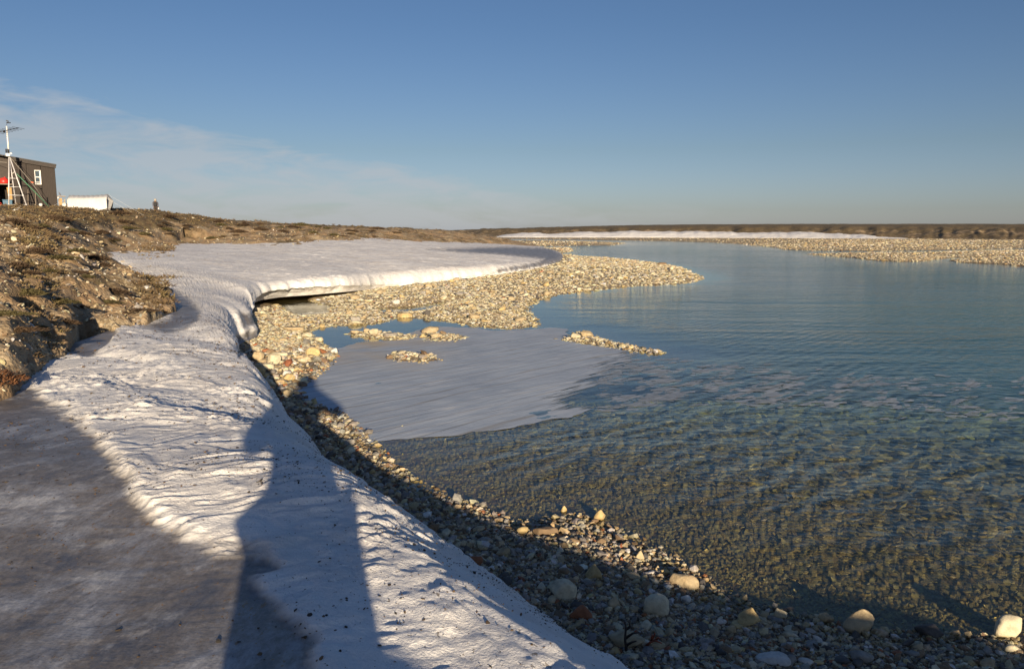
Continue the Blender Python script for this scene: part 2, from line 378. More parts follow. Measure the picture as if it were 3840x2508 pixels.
FAR1 = W2([(1700, 893), (2412, 902), (2560, 906), (2702, 910), (2811, 916), (2884, 925), (2944, 936), (3041, 939), (3300, 941), (3519, 938), (3840, 930), (5200, 925),
           (5200, 880), (3840, 884), (3000, 884), (2000, 884)])
FAR2 = W2([(3030, 952), (3200, 951), (3400, 950), (3519, 945), (3700, 941), (3840, 941), (5200, 940), (5200, 975), (3840, 965), (3700, 965), (3600, 965), (3500, 975),
           (3477, 979), (3368, 981), (3271, 976), (3150, 963)])
FAR3 = W2([(3540, 977), (3600, 970), (3700, 968), (3840, 966), (5200, 975), (5200, 1030), (3840, 1000), (3731, 990), (3610, 984)])
BARS = [(BEACH, 0.14, 1.7), (BAR, 0.22, 2.4), (SPIT, 0.4, 4), (FAR1, 0.6, 10), (FAR2, 0.35, 4), (FAR3, 0.35, 3)] + [(q, 0.10, 0.5) for q in ISLES]

# the near bluff, as columns of (distance, height) from its toe to the plateau
def col(X, *rows):
    out = []
    for q in rows:
        if q[0] == 'z': out.append((np.hypot(*P(X, q[1], q[2])[:2]), q[2]))
        elif q[0] == 'r': out.append((q[2], PR(X, q[1], q[2])[2]))
        else: out.append((q[1], q[2]))
    return math.atan2((X / 3.75 - 512), F * CP + 10), out
def under(*z):                                                     # no spur in this column
    return [('w', 15.4, -.3), ('w', 15.8, -.3), ('w', 16.2, -.3), ('w', 24, min(0, z[0]))]
NEARB = [
    (-2.6, [(4.5, .3), (6, .4), (8, .4), (10, .4), (20, .4), (35, .4), (45, .4), (60, .4), (300, .4)]),
    (-1.75, [(4.6, .6), (5.4, .9), (6.2, 1.1), (9, 1.3), (20, 1.5), (35, 2.0), (45, 2.5), (60, 2.8), (300, 3.5)]),
    (-1.2, [(4.4, .9), (5.4, 1.3), (6.4, 1.6), (9, 1.8), (20, 2.3), (35, 3.2), (45, 3.9), (60, 4.1), (300, 4.5)]),
    (-0.80, [(5.0, 1.0), (6.2, 1.3), (7.6, 1.6), (10, 1.85), (20, 2.3), (35, 3.0), (45, 3.7), (60, 4.0), (300, 4.5)]),
    col(0, ('z', 1455, 1.08), ('r', 1200, 9.5), ('r', 1000, 14), ('r', 900, 22), ('r', 860, 30), ('r', 815, 41), ('r', 783, 50), ('r', 778, 61), ('w', 300, 4.6)),
    col(160, ('z', 1342, 1.05), ('r', 1200, 11), ('r', 1030, 15), ('r', 930, 23), ('r', 880, 32), ('r', 830, 42), ('r', 785, 51), ('r', 779, 61), ('w', 300, 4.6)),
    col(232, ('z', 1326, 1.04), ('r', 1200, 11.6), ('r', 1036, 15.6), ('r', 955, 22), ('r', 912, 33.5), ('r', 880, 38), ('r', 822, 46), ('r', 785, 54), ('w', 300, 4.4)),
    col(272, ('z', 1224, 1.0), ('r', 1150, 13.6), ('r', 1040, 16), ('r', 968, 22), ('r', 928, 34), ('r', 880, 40), ('r', 818, 48), ('r', 785, 55.5), ('w', 300, 4.3)),
    col(300, ('z', 1219, 1.0), ('r', 1150, 13.8), ('r', 1040, 16.3), ('r', 975, 22), ('r', 940, 35), ('r', 880, 43), ('r', 815, 50), ('r', 784, 57), ('w', 300, 4.2)),
    col(450, ('z', 1224, 1.00), ('r', 1130, 15), ('r', 1008, 20), ('w', 23.5, 1.0), ('z', 920, 1.6), ('r', 870, 52), ('r', 815, 57), ('r', 786, 62), ('w', 300, 4.2)),
    col(560, ('z', 1206, 0.98), ('r', 1150, 14.8), ('r', 1072, 17), ('w', 19.5, .92), ('z', 916, 1.6), ('r', 870, 55), ('r', 822, 60), ('r', 790, 65), ('w', 300, 4.2)),
    col(640, ('z', 1160, 0.98), ('r', 1140, 15.6), ('r', 1105, 16.2), ('w', 16.8, .9), ('z', 905, 1.7), ('r', 868, 59), ('r', 826, 64), ('r', 797, 70), ('w', 300, 4.1)),
    col(690, *under(.3), ('z', 897, 1.78), ('r', 866, 61), ('r', 832, 67), ('r', 805, 74), ('w', 300, 4.0)),
    col(850, *under(.2), ('z', 893, 1.85), ('r', 868, 65), ('r', 842, 71), ('r', 826, 79), ('w', 300, 3.6)),
    col(1000, *under(.2), ('z', 892, 1.9), ('r', 870, 68), ('r', 849, 74), ('r', 835, 83), ('w', 300, 3.0)),
    col(1170, *under(.2), ('z', 884, 2.03), ('r', 870, 72), ('r', 857, 77), ('r', 845, 87), ('w', 300, 2.5)),
    col(1300, *under(.2), ('z', 886, 1.95), ('r', 874, 75), ('r', 861, 81), ('r', 849, 91), ('w', 300, 2.3)),
    col(1500, *under(.1), ('z', 900, 1.55), ('r', 884, 81), ('r', 868, 87), ('r', 857, 97), ('w', 300, 2.2)),
    col(1650, *under(.1), ('z', 906, 1.28), ('r', 890, 88), ('r', 876, 95), ('r', 865, 103), ('w', 300, 2.1)),
    col(1800, *under(0), ('z', 912, .9), ('r', 900, 98), ('r', 890, 103), ('r', 880, 109), ('w', 300, .5)),
    col(1900, *under(-.4), ('z', 918, .55), ('r', 908, 105), ('r', 903, 109), ('r', 899, 113), ('w', 180, .0)),
    col(2010, *under(-1.5), ('w', 102, .2), ('w', 106, .2), ('w', 110, .2), ('w', 114, .1), ('w', 180, -1)),
    col(2100, *under(-3), ('w', 102, -1), ('w', 106, -1), ('w', 110, -1), ('w', 114, -1), ('w', 180, -3)),
    (1.3, [(4.5, -3), (6, -3), (8, -3), (10, -3), (20, -3), (35, -3), (45, -3), (60, -3), (300, -3)]),
    (2.6, [(4.5, -1), (6, -1), (8, -1), (10, -1), (20, -1), (35, -1), (45, -1), (60, -1), (300, -1)]),
]
def fcol(X, base, ysn, yedge, ysky):
    e = []
    e.append((base - 12, -2.0)); e.append((base, 0.5)); e.append((base + 8, PR(X, ysn, base + 8)[2]))
    e.append((base + 20, PR(X, yedge, base + 20)[2])); e.append((base + 60, PR(X, ysky + 1, base + 60)[2])); e.append((5000, PR(X, ysky, base + 60)[2] + 1.5))
    return math.atan2((X / 3.75 - 512), F * CP + 10), e
FARB = [(-3.2, [(300, 0), (310, 1), (320, 1.4), (340, 1.8), (400, 2.0), (5000, 0)]),
        (-0.35, [(300, 0), (310, 1), (320, 1.4), (340, 1.8), (400, 2.0), (5000, 0)]),
        fcol(1560, 305, 882, 873, 870), fcol(1640, 295, 880, 870, 866.5), fcol(1813, 262, 878, 865, 860), fcol(2000, 246, 875, 860, 853), fcol(2200, 236, 872, 855, 847),
        fcol(2400, 228, 872, 851, 842.5), fcol(2700, 220, 872, 848, 840), fcol(3000, 212, 870, 847, 839), fcol(3428, 200, 872, 850, 838.5),
        fcol(3840, 188, 876, 852, 838.5), fcol(5200, 180, 876, 852, 838.5), (1.6, [(120, -2), (130, .5), (140, 2), (150, 3), (200, 4), (5000, 30)]), (3.2, [(300, 0), (310, 1), (320, 1.4), (340, 1.8), (400, 2.0), (5000, 0)])]
def row(L, R, h, w, o): return (*L, *R, h, w, o)
SN = [row((-10, -14, 1.2), (10.0, -9, .1), .62, 1.6, 0), row((-7.5, -5, 1.2), (8.0, -3.5, .1), .64, 1.8, 0), row((-6, 0, 1.15), (3.6, .2, .1), .82, 1.6, 0),
      row((-5.4, 2.5, 1.1), (1.75, 2.1, .1), .78, 1.6, 0)]
for (lx, ly, lz), (rx, ry), h, w, o in [
    ((-5.2, 4.2, 1.14), (2450, 2508), .78, 1.6, 0), ((-5.3, 5.4, 1.06), (2100, 2330), .78, 1.65, 0), ((-5.6, 6.6, 1.02), (1850, 2190), .75, 1.65, 0),
    ((-5.9, 7.7, 1.0), (1550, 2000), .70, 1.6, 0)]:
    SN.append(row((lx, ly, lz), P(rx, ry, .1), h, w, o))
for (lx, ly, lz), (rx, ry), h, w, o in [
    ((230, 1290, 1.0), (1400, 1860), .64, 1.5, 0), ((360, 1250, .98), (1250, 1760), .58, 1.4, 0), ((500, 1205, .95), (1080, 1560), .52, 1.1, 0),
    ((590, 1170, .94), (950, 1410), .62, 1.0, 0), ((640, 1130, .94), (893, 1335), .58, .9, 0), ((620, 1085, .95), (905, 1290), .56, .8, 0), ((570, 1052, 1.0), (960, 1255), .52, .9, 0),
    ((500, 1015, 1.06), (945, 1192), .50, .6, 0.05), ((420, 985, 1.15), (955, 1148), .50, .5, .2), ((345, 962, 1.3), (985, 1122), .45, .45, .45),
    ((330, 935, 1.48), (1070, 1106), .45, .45, .55), ((480, 914, 1.58), (1190, 1096), .45, .5, .5), ((690, 893, 1.76), (1310, 1084), .45, .6, .35),
    ((930, 889, 1.9), (1430, 1072), .46, .8, .12), ((1140, 884, 1.98), (1600, 1056), .44, .9, 0), ((1300, 884, 1.94), (1800, 1034), .38, 1.0, 0),
    ((1500, 897, 1.57), (1950, 1014), .32, 1.1, 0), ((1650, 903, 1.3), (2050, 993), .22, 1.2, 0), ((1800, 910, .9), (2105, 972), .15, 1.4, 0),
    ((1900, 916, .58), (2100, 948), .10, 1.6, 0), ((1990, 923, .3), (2040, 930), .05, 2, 0)]:
    SN.append(row(P(lx, ly, lz), P(rx, ry, .12 if o < .2 else .28), h, w, o))
SN = np.array(SN)
# slide each near row so that the shoulder of the bank, not its hidden foot, meets the edge seen in the photograph
EDGE = np.array([(2700, 2640), (2450, 2508), (2270, 2410), (2100, 2330), (1960, 2270), (1850, 2190), (1700, 2100), (1550, 2000), (1400, 1860), (1250, 1760), (1150, 1650), (1080, 1560), (1000, 1470), (950, 1405),
                 (905, 1345), (893, 1300), (905, 1265)], float)
def edge_sd(X, Y):
    best = np.full(X.shape, 1e9); sg = np.zeros(X.shape)
    for (ax, ay), (bx, by) in zip(EDGE[:-1], EDGE[1:]):
        ex, ey = bx - ax, by - ay; t = np.clip(((X - ax) * ex + (Y - ay) * ey) / (ex * ex + ey * ey), 0, 1)
        d = np.hypot(X - ax - ex * t, Y - ay - ey * t); c = -(ex * (Y - ay) - ey * (X - ax)); k = d < best - 1e-9
        best = np.where(k, d, best); sg = np.where(k, np.sign(c), sg)
    return best * -sg
def profile(row, n=40):
    L, R, h, w = row[:3], row[3:6], row[6], row[7]; d = np.linspace(0, w * 1.6, n); u = (R[:2] - L[:2]) / np.hypot(*(R[:2] - L[:2]))
    st = float(sstep(12, 9, np.hypot(R[0], R[1]))); q = np.clip(1 - d / w, 0, 1); g = np.sqrt(1 - q ** 2) * (1 - st) + (1 - q ** 1.3) * st
    return R[0] - u[0] * d, R[1] - u[1] * d, R[2] + h * g, u
for k_row in range(4, 14):
    for _ in range(12):
        x_, y_, z_, u_ = profile(SN[k_row]); m_ = edge_sd(*proj(x_, y_, z_)).max()
        SN[k_row, 3:5] -= u_ * np.clip(m_ / 3.75 * np.hypot(x_[0], y_[0]) / F * .9, -.4, .4)
SN[3, 3:5] = SN[4, 3:5] + (SN[4, 3:5] - SN[5, 3:5]) * 1.0 + np.array([.25, -.2])
SNOW_POLY = np.concatenate([SN[:, 3:5], SN[::-1, 0:2]])
LANDEDGE = [tuple(q) for q in SN[:, 3:5]] + W2([(2080, 926), (2140, 915)], .1) + [(-5.0, 190.0), (-500, 500), (-500, -100), (20, -100)]
def columns(az, r, table, below):
    A = np.array([c[0] for c in table]); R = np.array([[q[0] for q in c[1]] for c in table]); Z = np.array([[q[1] for q in c[1]] for c in table])
    nrow = R.shape[1]
    lr = np.log(r)
    Rr = [np.interp(az, A, np.log(R[:, k])) for k in range(nrow)]; Zr = [np.interp(az, A, Z[:, k]) for k in range(nrow)]
    z = np.full(r.shape, below) if below is not None else Zr[0].copy()
    if below is not None:
        t = np.clip((lr - (Rr[0] - 0.08)) / 0.08, 0, 1); z = below + (Zr[0] - below) * t
    for k in range(nrow - 1):
        t = np.clip((lr - Rr[k]) / np.maximum(Rr[k + 1] - Rr[k], 1e-4), 0, 1)
        if k == 3 and table is NEARB: t = t ** (1 + 2.2 * sstep(-.51, -.47, az))
        z = z + (Zr[k + 1] - Zr[k]) * (0.35 * t + 0.65 * t * t * (3 - 2 * t))
    return z
def bars_sd(x, y):
    r = np.hypot(x, y)
    wob = 0.010 * r * fbm(x / (0.05 * r + .25), y / (0.05 * r + .25), 3, 5)
    best = np.full(x.shape, -1e9); h = np.zeros(x.shape)
    for poly, hm, w in BARS:
        d = sdpoly(x, y, poly)
        h = np.maximum(h, np.where(d > 0, hm * (1 - np.exp(-np.maximum(d, 0) / w)), 0)); best = np.maximum(best, d)
    for q in (POOL, POOL2):
        d = -sdpoly(x, y, q); best = np.minimum(best, d); h = np.minimum(h, np.maximum(d, 0) * 0.25)
    return best + wob, h
LANDPOLY = np.array(LANDEDGE)
def land(x, y, detail=True):
    """height, and the fields the ground material uses"""
    r = np.maximum(np.hypot(x, y), .05); az = np.arctan2(x, y)
    sd, h = bars_sd(x, y)
    deep = 0.55 + 0.95 * sstep(9, 22, r)
    gz = np.where(sd > 0, h, -deep * (1 - np.exp(np.minimum(sd, 0) * (0.05 + .07 * sstep(11, 18, r)) / deep)))
    azw = az + 0.012 * gn(r * 0.35, az * 9, 3) ; rw = r * (1 + 0.02 * gn(az * 14, r * .2, 8))
    b1 = columns(azw, rw, NEARB, -1.5)
    mound = 1.65 * np.exp(-(((x + 4.15) / 0.75) ** 2 + ((y - 2.5) / 1.0) ** 2))
    b1 = b1 + mound
    b1 = b1 - 0.4 * np.maximum(0, np.minimum(1.5, .06 * r) - sdpoly(x, y, LANDPOLY))
    b2 = columns(az + 0.006 * gn(az * 40, r * 0 + 3., 4), r * (1 + .012 * gn(az * 60, r * .01, 5)), FARB, -3.0)
    m1 = sstep(-0.1, 0.25, b1 - gz); m2 = sstep(-0.1, 0.3, b2 - gz)
    slope_zone = m1 * sstep(.4, .9, b1)
    if detail:
        n_big = fbm(x * .35, y * .35, 4, 21); n_mid = fbm(x * 1.1, y * 1.1, 5, 31, .55)
        hum = np.abs(fbm(x * 1.6, y * 1.6, 3, 41))
        b1 = b1 + slope_zone * (0.16 * n_big * sstep(6, 30, r) + 0.13 * n_mid * sstep(3, 12, r) + 0.10 * (hum - .35))
        gul = np.abs(gn(az * 60 + 1.3 * gn(az * 37, r * 0, 66) + 0.8 * gn(r * .08, az * 30, 6), r * .01, 61))
        b2 = b2 + m2 * (0.40 * fbm(x * .22, y * .22, 3, 57) * np.exp(-np.abs(b2 - 2.6) / 1.2) + 0.55 * fbm(x * .06, y * .06, 4, 51) * np.exp(-np.abs(b2 - 2.2) / 1.2) - 0.6 * (0.5 - gul) * sstep(.35, .45, az) * np.exp(-((b2 - 2.0) / 1.1) ** 2))
        gz = gz + 0.018 * fbm(x * 1.5, y * 1.5, 4, 71) * sstep(3, 8, r) * np.where(sd > 0, 1, .8)
    z = np.maximum(np.maximum(gz, b1), b2)
    isb = sstep(-.02, .08, np.maximum(b1, b2) - gz)
    veg = isb * np.clip(0.33 + 0.42 * sstep(2.2, 3.4, z) * sstep(25, 50, r) + 0.30 * fbm(x * .30, y * .30, 3, 81) + 0.28 * np.where(b2 > b1, 1, 0), 0, 1)
    wet = 1 - sstep(0.0, 0.05, z)
    return z, sd, isb, veg, wet

def build_ground():
    azs = np.concatenate([np.linspace(-math.pi, -0.74, 46)[:-1], np.linspace(-0.74, 0.74, 880), np.linspace(0.74, math.pi, 46)[1:]])
    rs = np.concatenate([np.exp(np.linspace(math.log(.25), math.log(3), 24))[:-1], np.exp(np.linspace(math.log(3), math.log(130), 640)), np.exp(np.linspace(math.log(130), math.log(340), 170))[1:],
                         np.exp(np.linspace(math.log(340), math.log(6000), 30))[1:]])
    R, A = np.meshgrid(rs, azs, indexing='ij'); x = R * np.sin(A); y = R * np.cos(A)
    z, sd, isb, veg, wet = land(x, y)
    o = mesh_obj('ground', np.stack([x, y, z], -1).reshape(-1, 3), grid_faces(len(rs), len(azs)), GROUND,
                 attrs={'bar': (1 - isb).ravel(), 'veg': veg.ravel(), 'wet': wet.ravel()})
    tag(o, 'brown tundra bluff, gravel beach, gravel bars and stony river bed', 'ground', kind='structure')
build_ground()

def build_water():
    azs = np.concatenate([np.linspace(-0.9, -0.5, 30)[:-1], np.linspace(-0.5, 0.74, 640), np.linspace(0.74, 1.9, 40)[1:]])
    rs = np.concatenate([np.exp(np.linspace(math.log(2.5), math.log(22), 720)), np.exp(np.linspace(math.log(22), math.log(290), 170))[1:]])
    R, A = np.meshgrid(rs, azs, indexing='ij'); x = R * np.sin(A); y = R * np.cos(A)
    z, sd, isb, veg, wet = land(x, y, False)
    depth = np.clip(-z / 1.4, 0, 1)
    depth = depth * sstep(5, 15, R)
    cst = W2([(1095, 1462), (1260, 1340), (1150, 1260), (1180, 1215), (1500, 1200), (2000, 1235), (2150, 1250), (2300, 1320), (2250, 1500), (1360, 1660)])
    calm = 0.18 + 0.82 * sstep(-0.5, 2.0, -sdpoly(x, y, cst)) * sstep(0.1, 2.2, -sd)
    # real ripples near the shore, finer than the bump can carry
    wx = x + .25 * gn(x * .9, y * .9, 501); wy = y + .25 * gn(x * .9, y * .9, 502)
    ca, sa = math.cos(math.radians(48)), math.sin(math.radians(48)); u = wx * ca + wy * sa; v = -wx * sa + wy * ca
    amp_ = calm * sstep(20, 12, R) * sstep(0.0, .5, -sd)
    wz = amp_ * (.0115 * gn(u * 1.1, v * 4.3, 503) + .0036 * gn(u * 2.6, v * 9.0, 504) + .0018 * gn(x * 12, y * 12, 505))
    o = mesh_obj('river_water', np.stack([x, y, wz], -1).reshape(-1, 3), grid_faces(len(rs), len(azs)), WATER,
                 attrs={'depth': depth.ravel(), 'calm': calm.ravel()})
    tag(o, 'clear rippled river water, teal in the deep channel', 'river', kind='structure')
build_water()

# ------------------------------------------------------------------ snow bank: lofted cross-sections from the bluff to the undercut lip
def catmull(C, q):
    n = len(C); i = np.clip(q.astype(int), 0, n - 2); t = (q - i)[:, None]
    p0 = C[np.clip(i - 1, 0, n - 1)]; p1 = C[i]; p2 = C[i + 1]; p3 = C[np.clip(i + 2, 0, n - 1)]
    return 0.5 * (2 * p1 + (p2 - p0) * t + (2 * p0 - 5 * p1 + 4 * p2 - p3) * t * t + (3 * p1 - p0 - 3 * p2 + p3) * t ** 3)
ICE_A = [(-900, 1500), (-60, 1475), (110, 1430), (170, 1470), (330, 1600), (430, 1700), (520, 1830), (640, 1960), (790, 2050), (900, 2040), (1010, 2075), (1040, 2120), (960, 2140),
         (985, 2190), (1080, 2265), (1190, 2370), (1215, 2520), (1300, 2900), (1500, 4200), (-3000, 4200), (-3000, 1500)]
ICE_B = [(235, 1225), (420, 1215), (440, 1250), (410, 1290), (330, 1330), (255, 1320)]
ICE_C = [(530, 1226), (640, 1190), (660, 1130), (640, 1080), (705, 1112), (755, 1165), (740, 1205), (690, 1232), (620, 1240)]
ICE_D = [(900, 1170), (960, 1180), (975, 1215), (920, 1225)]
ICE_E = [(1600, 935), (1900, 925), (2060, 930), (2130, 960), (2120, 985), (2000, 1003), (1900, 1018), (1840, 1025), (1880, 1005), (2010, 985), (2040, 970), (1900, 955)]
ICE_F = [(300, 960), (400, 925), (440, 930), (380, 955), (420, 985), (450, 995), (400, 1000)]
ICE_G = [(880, 1262), (960, 1240), (985, 1270), (940, 1305), (895, 1340), (890, 1300)]
def sab(v, e): return np.sqrt(v * v + e * e) - e
def build_snow():
    # rows of cross-sections, denser where the bank is nearer in view
    q0 = np.linspace(0, len(SN) - 1, 4000); C0 = catmull(SN, q0)
    def pp(a):
        yy = np.maximum(C0[:, a + 1], 2.0); X, Y = proj(C0[:, a] * yy / np.maximum(np.abs(C0[:, a + 1]), .5) if False else C0[:, a], yy, C0[:, a + 2] + .3); return X, Y
    Xr, Yr = pp(3); Xl, Yl = pp(0)
    step = np.hypot(np.diff(Xr), np.diff(Yr)) + .4 * np.hypot(np.diff(Xl), np.diff(Yl)) + 0.15
    step = np.minimum(step, 12); step = np.where(q0[1:] < 3.6, np.maximum(step, 2.2), step)
    cum = np.concatenate([[0], np.cumsum(step)]); nrow = 1300
    q = np.interp(np.linspace(0, cum[-1], nrow), cum, q0)
    C = catmull(SN, q); L = C[:, 0:3]; R = C[:, 3:6]; h = C[:, 6:7]; w = np.maximum(C[:, 7:8], .1); o = np.maximum(C[:, 8:9], 0)
    # irregular lip
    rr = np.hypot(R[:, 0], R[:, 1])
    cl = np.concatenate([[0], np.cumsum(np.hypot(np.diff(R[:, 0]), np.diff(R[:, 1])))])
    D = np.hypot(R[:, 0] - L[:, 0], R[:, 1] - L[:, 1])[:, None]
    dirx = (R[:, :2] - L[:, :2]) / D
    jag = (0.10 * fbm(cl * 1.3, cl * 0, 4, 91) * np.clip(rr / 12, .35, 1.4))[:, None]
    NT, NF = 340, 46
    s = np.linspace(-0.08, 1, NT)[None]                      # -0.08: tucked under the bluff
    d = np.where(s < 0, D * (1 - s), D * (1 - s) ** 1.25)
    fl = 0.45 * np.minimum(1, o / .5)
    zb = R[:, 2:3]; zlip = zb + h
    ztop0 = L[:, 2:3] + (zlip - L[:, 2:3]) * np.clip(s, 0, 1) - np.maximum(-s, 0) * 5
    ztop0 = ztop0 + 0.10 * np.sin(np.clip(s, 0, 1) * math.pi) * np.clip(1 - o, 0, 1)
    g = np.sqrt(np.clip(1 - (1 - np.clip(d / w, 0, 1)) ** 2, 0, 1))
    steep = sstep(12, 9, rr)[:, None]
    g = g + (1 - np.clip(1 - d / w, 0, 1) ** 1.3 - g) * steep
    zf = zb + fl * h
    zt = zf + (ztop0 - zf) * g
    px = R[:, 0:1] - dirx[:, 0:1] * (d - jag); py = R[:, 1:2] - dirx[:, 1:2] * (d - jag)
    # unseen snow ridge added behind the photographer's right, shaped to shade the bank
    dr = np.exp(-((py + 1.7) / .75) ** 2) * sstep(.05, .45, px) * sstep(6.5, 4.5, px)
    goal = np.interp(px, [0, .4, .7, 1.2, 1.6, 2.0, 3.0, 5], [1.6, 1.80, 1.80, 1.74, 1.62, 1.43, 1.24, 1.12]) + .085 * gn(px * 2.2, py * .3, 401)
    zt = zt + dr * np.maximum(0, goal - zt)
    zt = zt - .16 * np.exp(-(px ** 2 + (py + .25) ** 2) / .16)      # trodden hollow where the photographer stands
    # face below the lip
    k = np.linspace(0, 1, NF + 1)[None, 1:]
    back = o * (k ** 0.8) + 0.0 * k - 0.05 * k * (o < .05)
    zfc = zf - (zf - zb + 0.12) * (k if True else k) ** (1.0 + 1.2 * np.minimum(1, o))
    fx = R[:, 0:1] - dirx[:, 0:1] * (back - jag * (1 - k)); fy = R[:, 1:2] - dirx[:, 1:2] * (back - jag * (1 - k))
    x = np.concatenate([px, fx], 1); y = np.concatenate([py, fy], 1); z = np.concatenate([zt, np.broadcast_to(zfc, fx.shape)], 1)
    # masks
    X, Y = proj(x, y, z); Y = np.where(y < 1.0, 3500, Y); X = np.where(y < 1.0, np.where(x < -.3, 0, 3000), X)
    wob = 34 * fbm(x * 2.0, y * 2.0, 6, 101, .68)
    wob = np.where(Y > 1420, wob, wob * .35)
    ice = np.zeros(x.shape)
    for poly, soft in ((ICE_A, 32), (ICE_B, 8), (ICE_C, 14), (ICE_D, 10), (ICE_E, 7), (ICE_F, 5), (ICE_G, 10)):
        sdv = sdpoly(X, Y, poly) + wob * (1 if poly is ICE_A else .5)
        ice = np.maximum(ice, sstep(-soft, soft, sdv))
    # normals and relief
    Pn = np.stack([x, y, z], -1)
    gu = np.gradient(Pn, axis=0); gv = np.gradient(Pn, axis=1)
    nn = np.cross(gu, gv); nn /= np.linalg.norm(nn, axis=-1, keepdims=True) + 1e-9
    nn = np.where(nn[..., 2:3] < -0.6, nn, nn)
    if nn[300, 100, 2] < 0: nn = -nn
    r = np.hypot(x, y)
    yy = y + z * .9
    wx = x + .40 * gn(x * .8, yy * .8, 7) + .10 * gn(x * 2.9, yy * 2.9, 17); wy = yy + .34 * gn(x * .9 + 9, yy * .9, 8) + .09 * gn(x * 3.1, yy * 3.1, 18)
    ca, sa = math.cos(math.radians(18)), math.sin(math.radians(18))
    ax = wx * ca + wy * sa; ay = -wx * sa + wy * ca
    cups = sab(gn(ax * 2.6, ay * 3.4, 111), .30) * 1.1 + 0.9 * sab(gn(ax * 5.4, ay * 6.8, 112), .24) + 0.55 * sab(gn(ax * 11, ay * 12, 113), .15) + .28 * gn(ax * 20, ay * 22, 114)
    # long troughs running down the bank
    cb, sb = math.cos(math.radians(-45)), math.sin(math.radians(-45))
    bx = wx * cb + wy * sb; by = -wx * sb + wy * cb
    trough = gn(bx * .30, by * 1.0, 121) + .4 * gn(bx * .6, by * 1.9, 122)
    swell = fbm(x * .22, yy * .22, 2, 131)
    near = 1 - sstep(11, 22, r)
    amp = (0.031 * near + 0.045 * (1 - near))
    amp = amp * (.65 + .6 * sstep(-.5, .7, fbm(x * .7, yy * .7, 3, 115)))
    rel = amp * (cups - .35) + 0.062 * near * trough + 0.05 * swell + 0.02 * (1 - near) * fbm(x * .9, y * .9, 3, 141)
    facezone = np.concatenate([np.zeros(zt.shape), np.ones(fx.shape)], 1)
    flut = 0.06 * np.abs(gn(np.broadcast_to((cl * 3.0)[:, None], x.shape), z * 1.2, 151)) + .03 * fbm(np.broadcast_to((cl * 4)[:, None], x.shape), z * 6, 3, 152)
    rel = rel * (1 - facezone) * (1 - .88 * ice) - 0.025 * ice * (1 - facezone) + flut * facezone * np.minimum(1, (o + .25) * 1.5)
    tail = np.concatenate([np.ones(zt.shape), np.broadcast_to(1 - k ** 4, fx.shape)], 1)
    endf = np.minimum(1, np.linspace(0, 1, nrow)[::-1] * 20)[:, None]
    Pn = Pn + nn * (rel * tail * endf)[..., None]
    edge = np.concatenate([sstep(1.2, .1, d), np.ones(fx.shape)], 1)
    dirt = np.clip(0.55 + .5 * sstep(15, 40, r) + .35 * fbm(x * .3, y * .3, 3, 161) - .75 * sstep(.9, .2, np.concatenate([d, d[:, -1:] + 0 * fx], 1)) * sstep(20, 24, r), 0, 1)
    nc = x.shape[1]
    ob = mesh_obj('snow_bank', Pn.reshape(-1, 3), grid_faces(nrow, nc), SNOW, attrs={'ice': ice.ravel(), 'dirt': dirt.ravel()})
    me = ob.data
    tag(ob, 'old dirty snow bank with undercut lip between bluff and gravel', 'snow bank', kind='structure')
    return Pn[:, :NT], ice[:, :NT]
SNOW_TOP, SNOW_ICE = build_snow()
def snow_z(x, y):
    p = SNOW_TOP.reshape(-1, 3); i = np.argmin((p[:, 0] - x) ** 2 + (p[:, 1] - y) ** 2); return float(p[i, 2])

def build_far_snow():
    Xs = np.linspace(1813, 3500, 420)
    t = (Xs - 1813) / (3500 - 1813)
    taper = np.minimum(1, np.minimum(t * 9, (1 - t) * 6))
    base = np.interp(Xs, [1813, 2000, 2200, 2400, 2700, 3000, 3428], [256, 240, 230, 222, 214, 206, 195])
    zlow = .35
    top = (1.15 + 1.2 * (0.5 + .5 * fbm(Xs * .0045, Xs * 0, 5, 171))) * np.interp(Xs, [1813, 1900, 2500, 2900, 3435], [.5, .8, 1.15, .95, .6]) * taper
    depth = 12 * np.ones(len(Xs))
    nk = 26; k = np.linspace(0, 1, nk)[None]
    prof = np.where(k < .45, (k / .45) ** .8 * .75, .75 + .25 * (k - .45) / .55)
    rr = base[:, None] + k * depth[:, None]; a, b, c = ray(Xs, Xs * 0 + 880)
    hx = a / np.hypot(a, b); hy = b / np.hypot(a, b)
    x = hx[:, None] * rr; y = hy[:, None] * rr
    z = zlow + prof * top[:, None] + .09 * fbm(x * .3, y * .3, 4, 181) * (k > 0) - (k == 0) * .6
    o = mesh_obj('snow_bank', np.stack([x, y, z], -1).reshape(-1, 3), grid_faces(len(Xs), nk), SNOW,
                 attrs={'ice': np.zeros(x.size), 'dirt': np.full(x.size, .35)})
    tag(o, 'long white snow drift under the bluff on the far bank', 'snow bank', kind='structure')
build_far_snow()

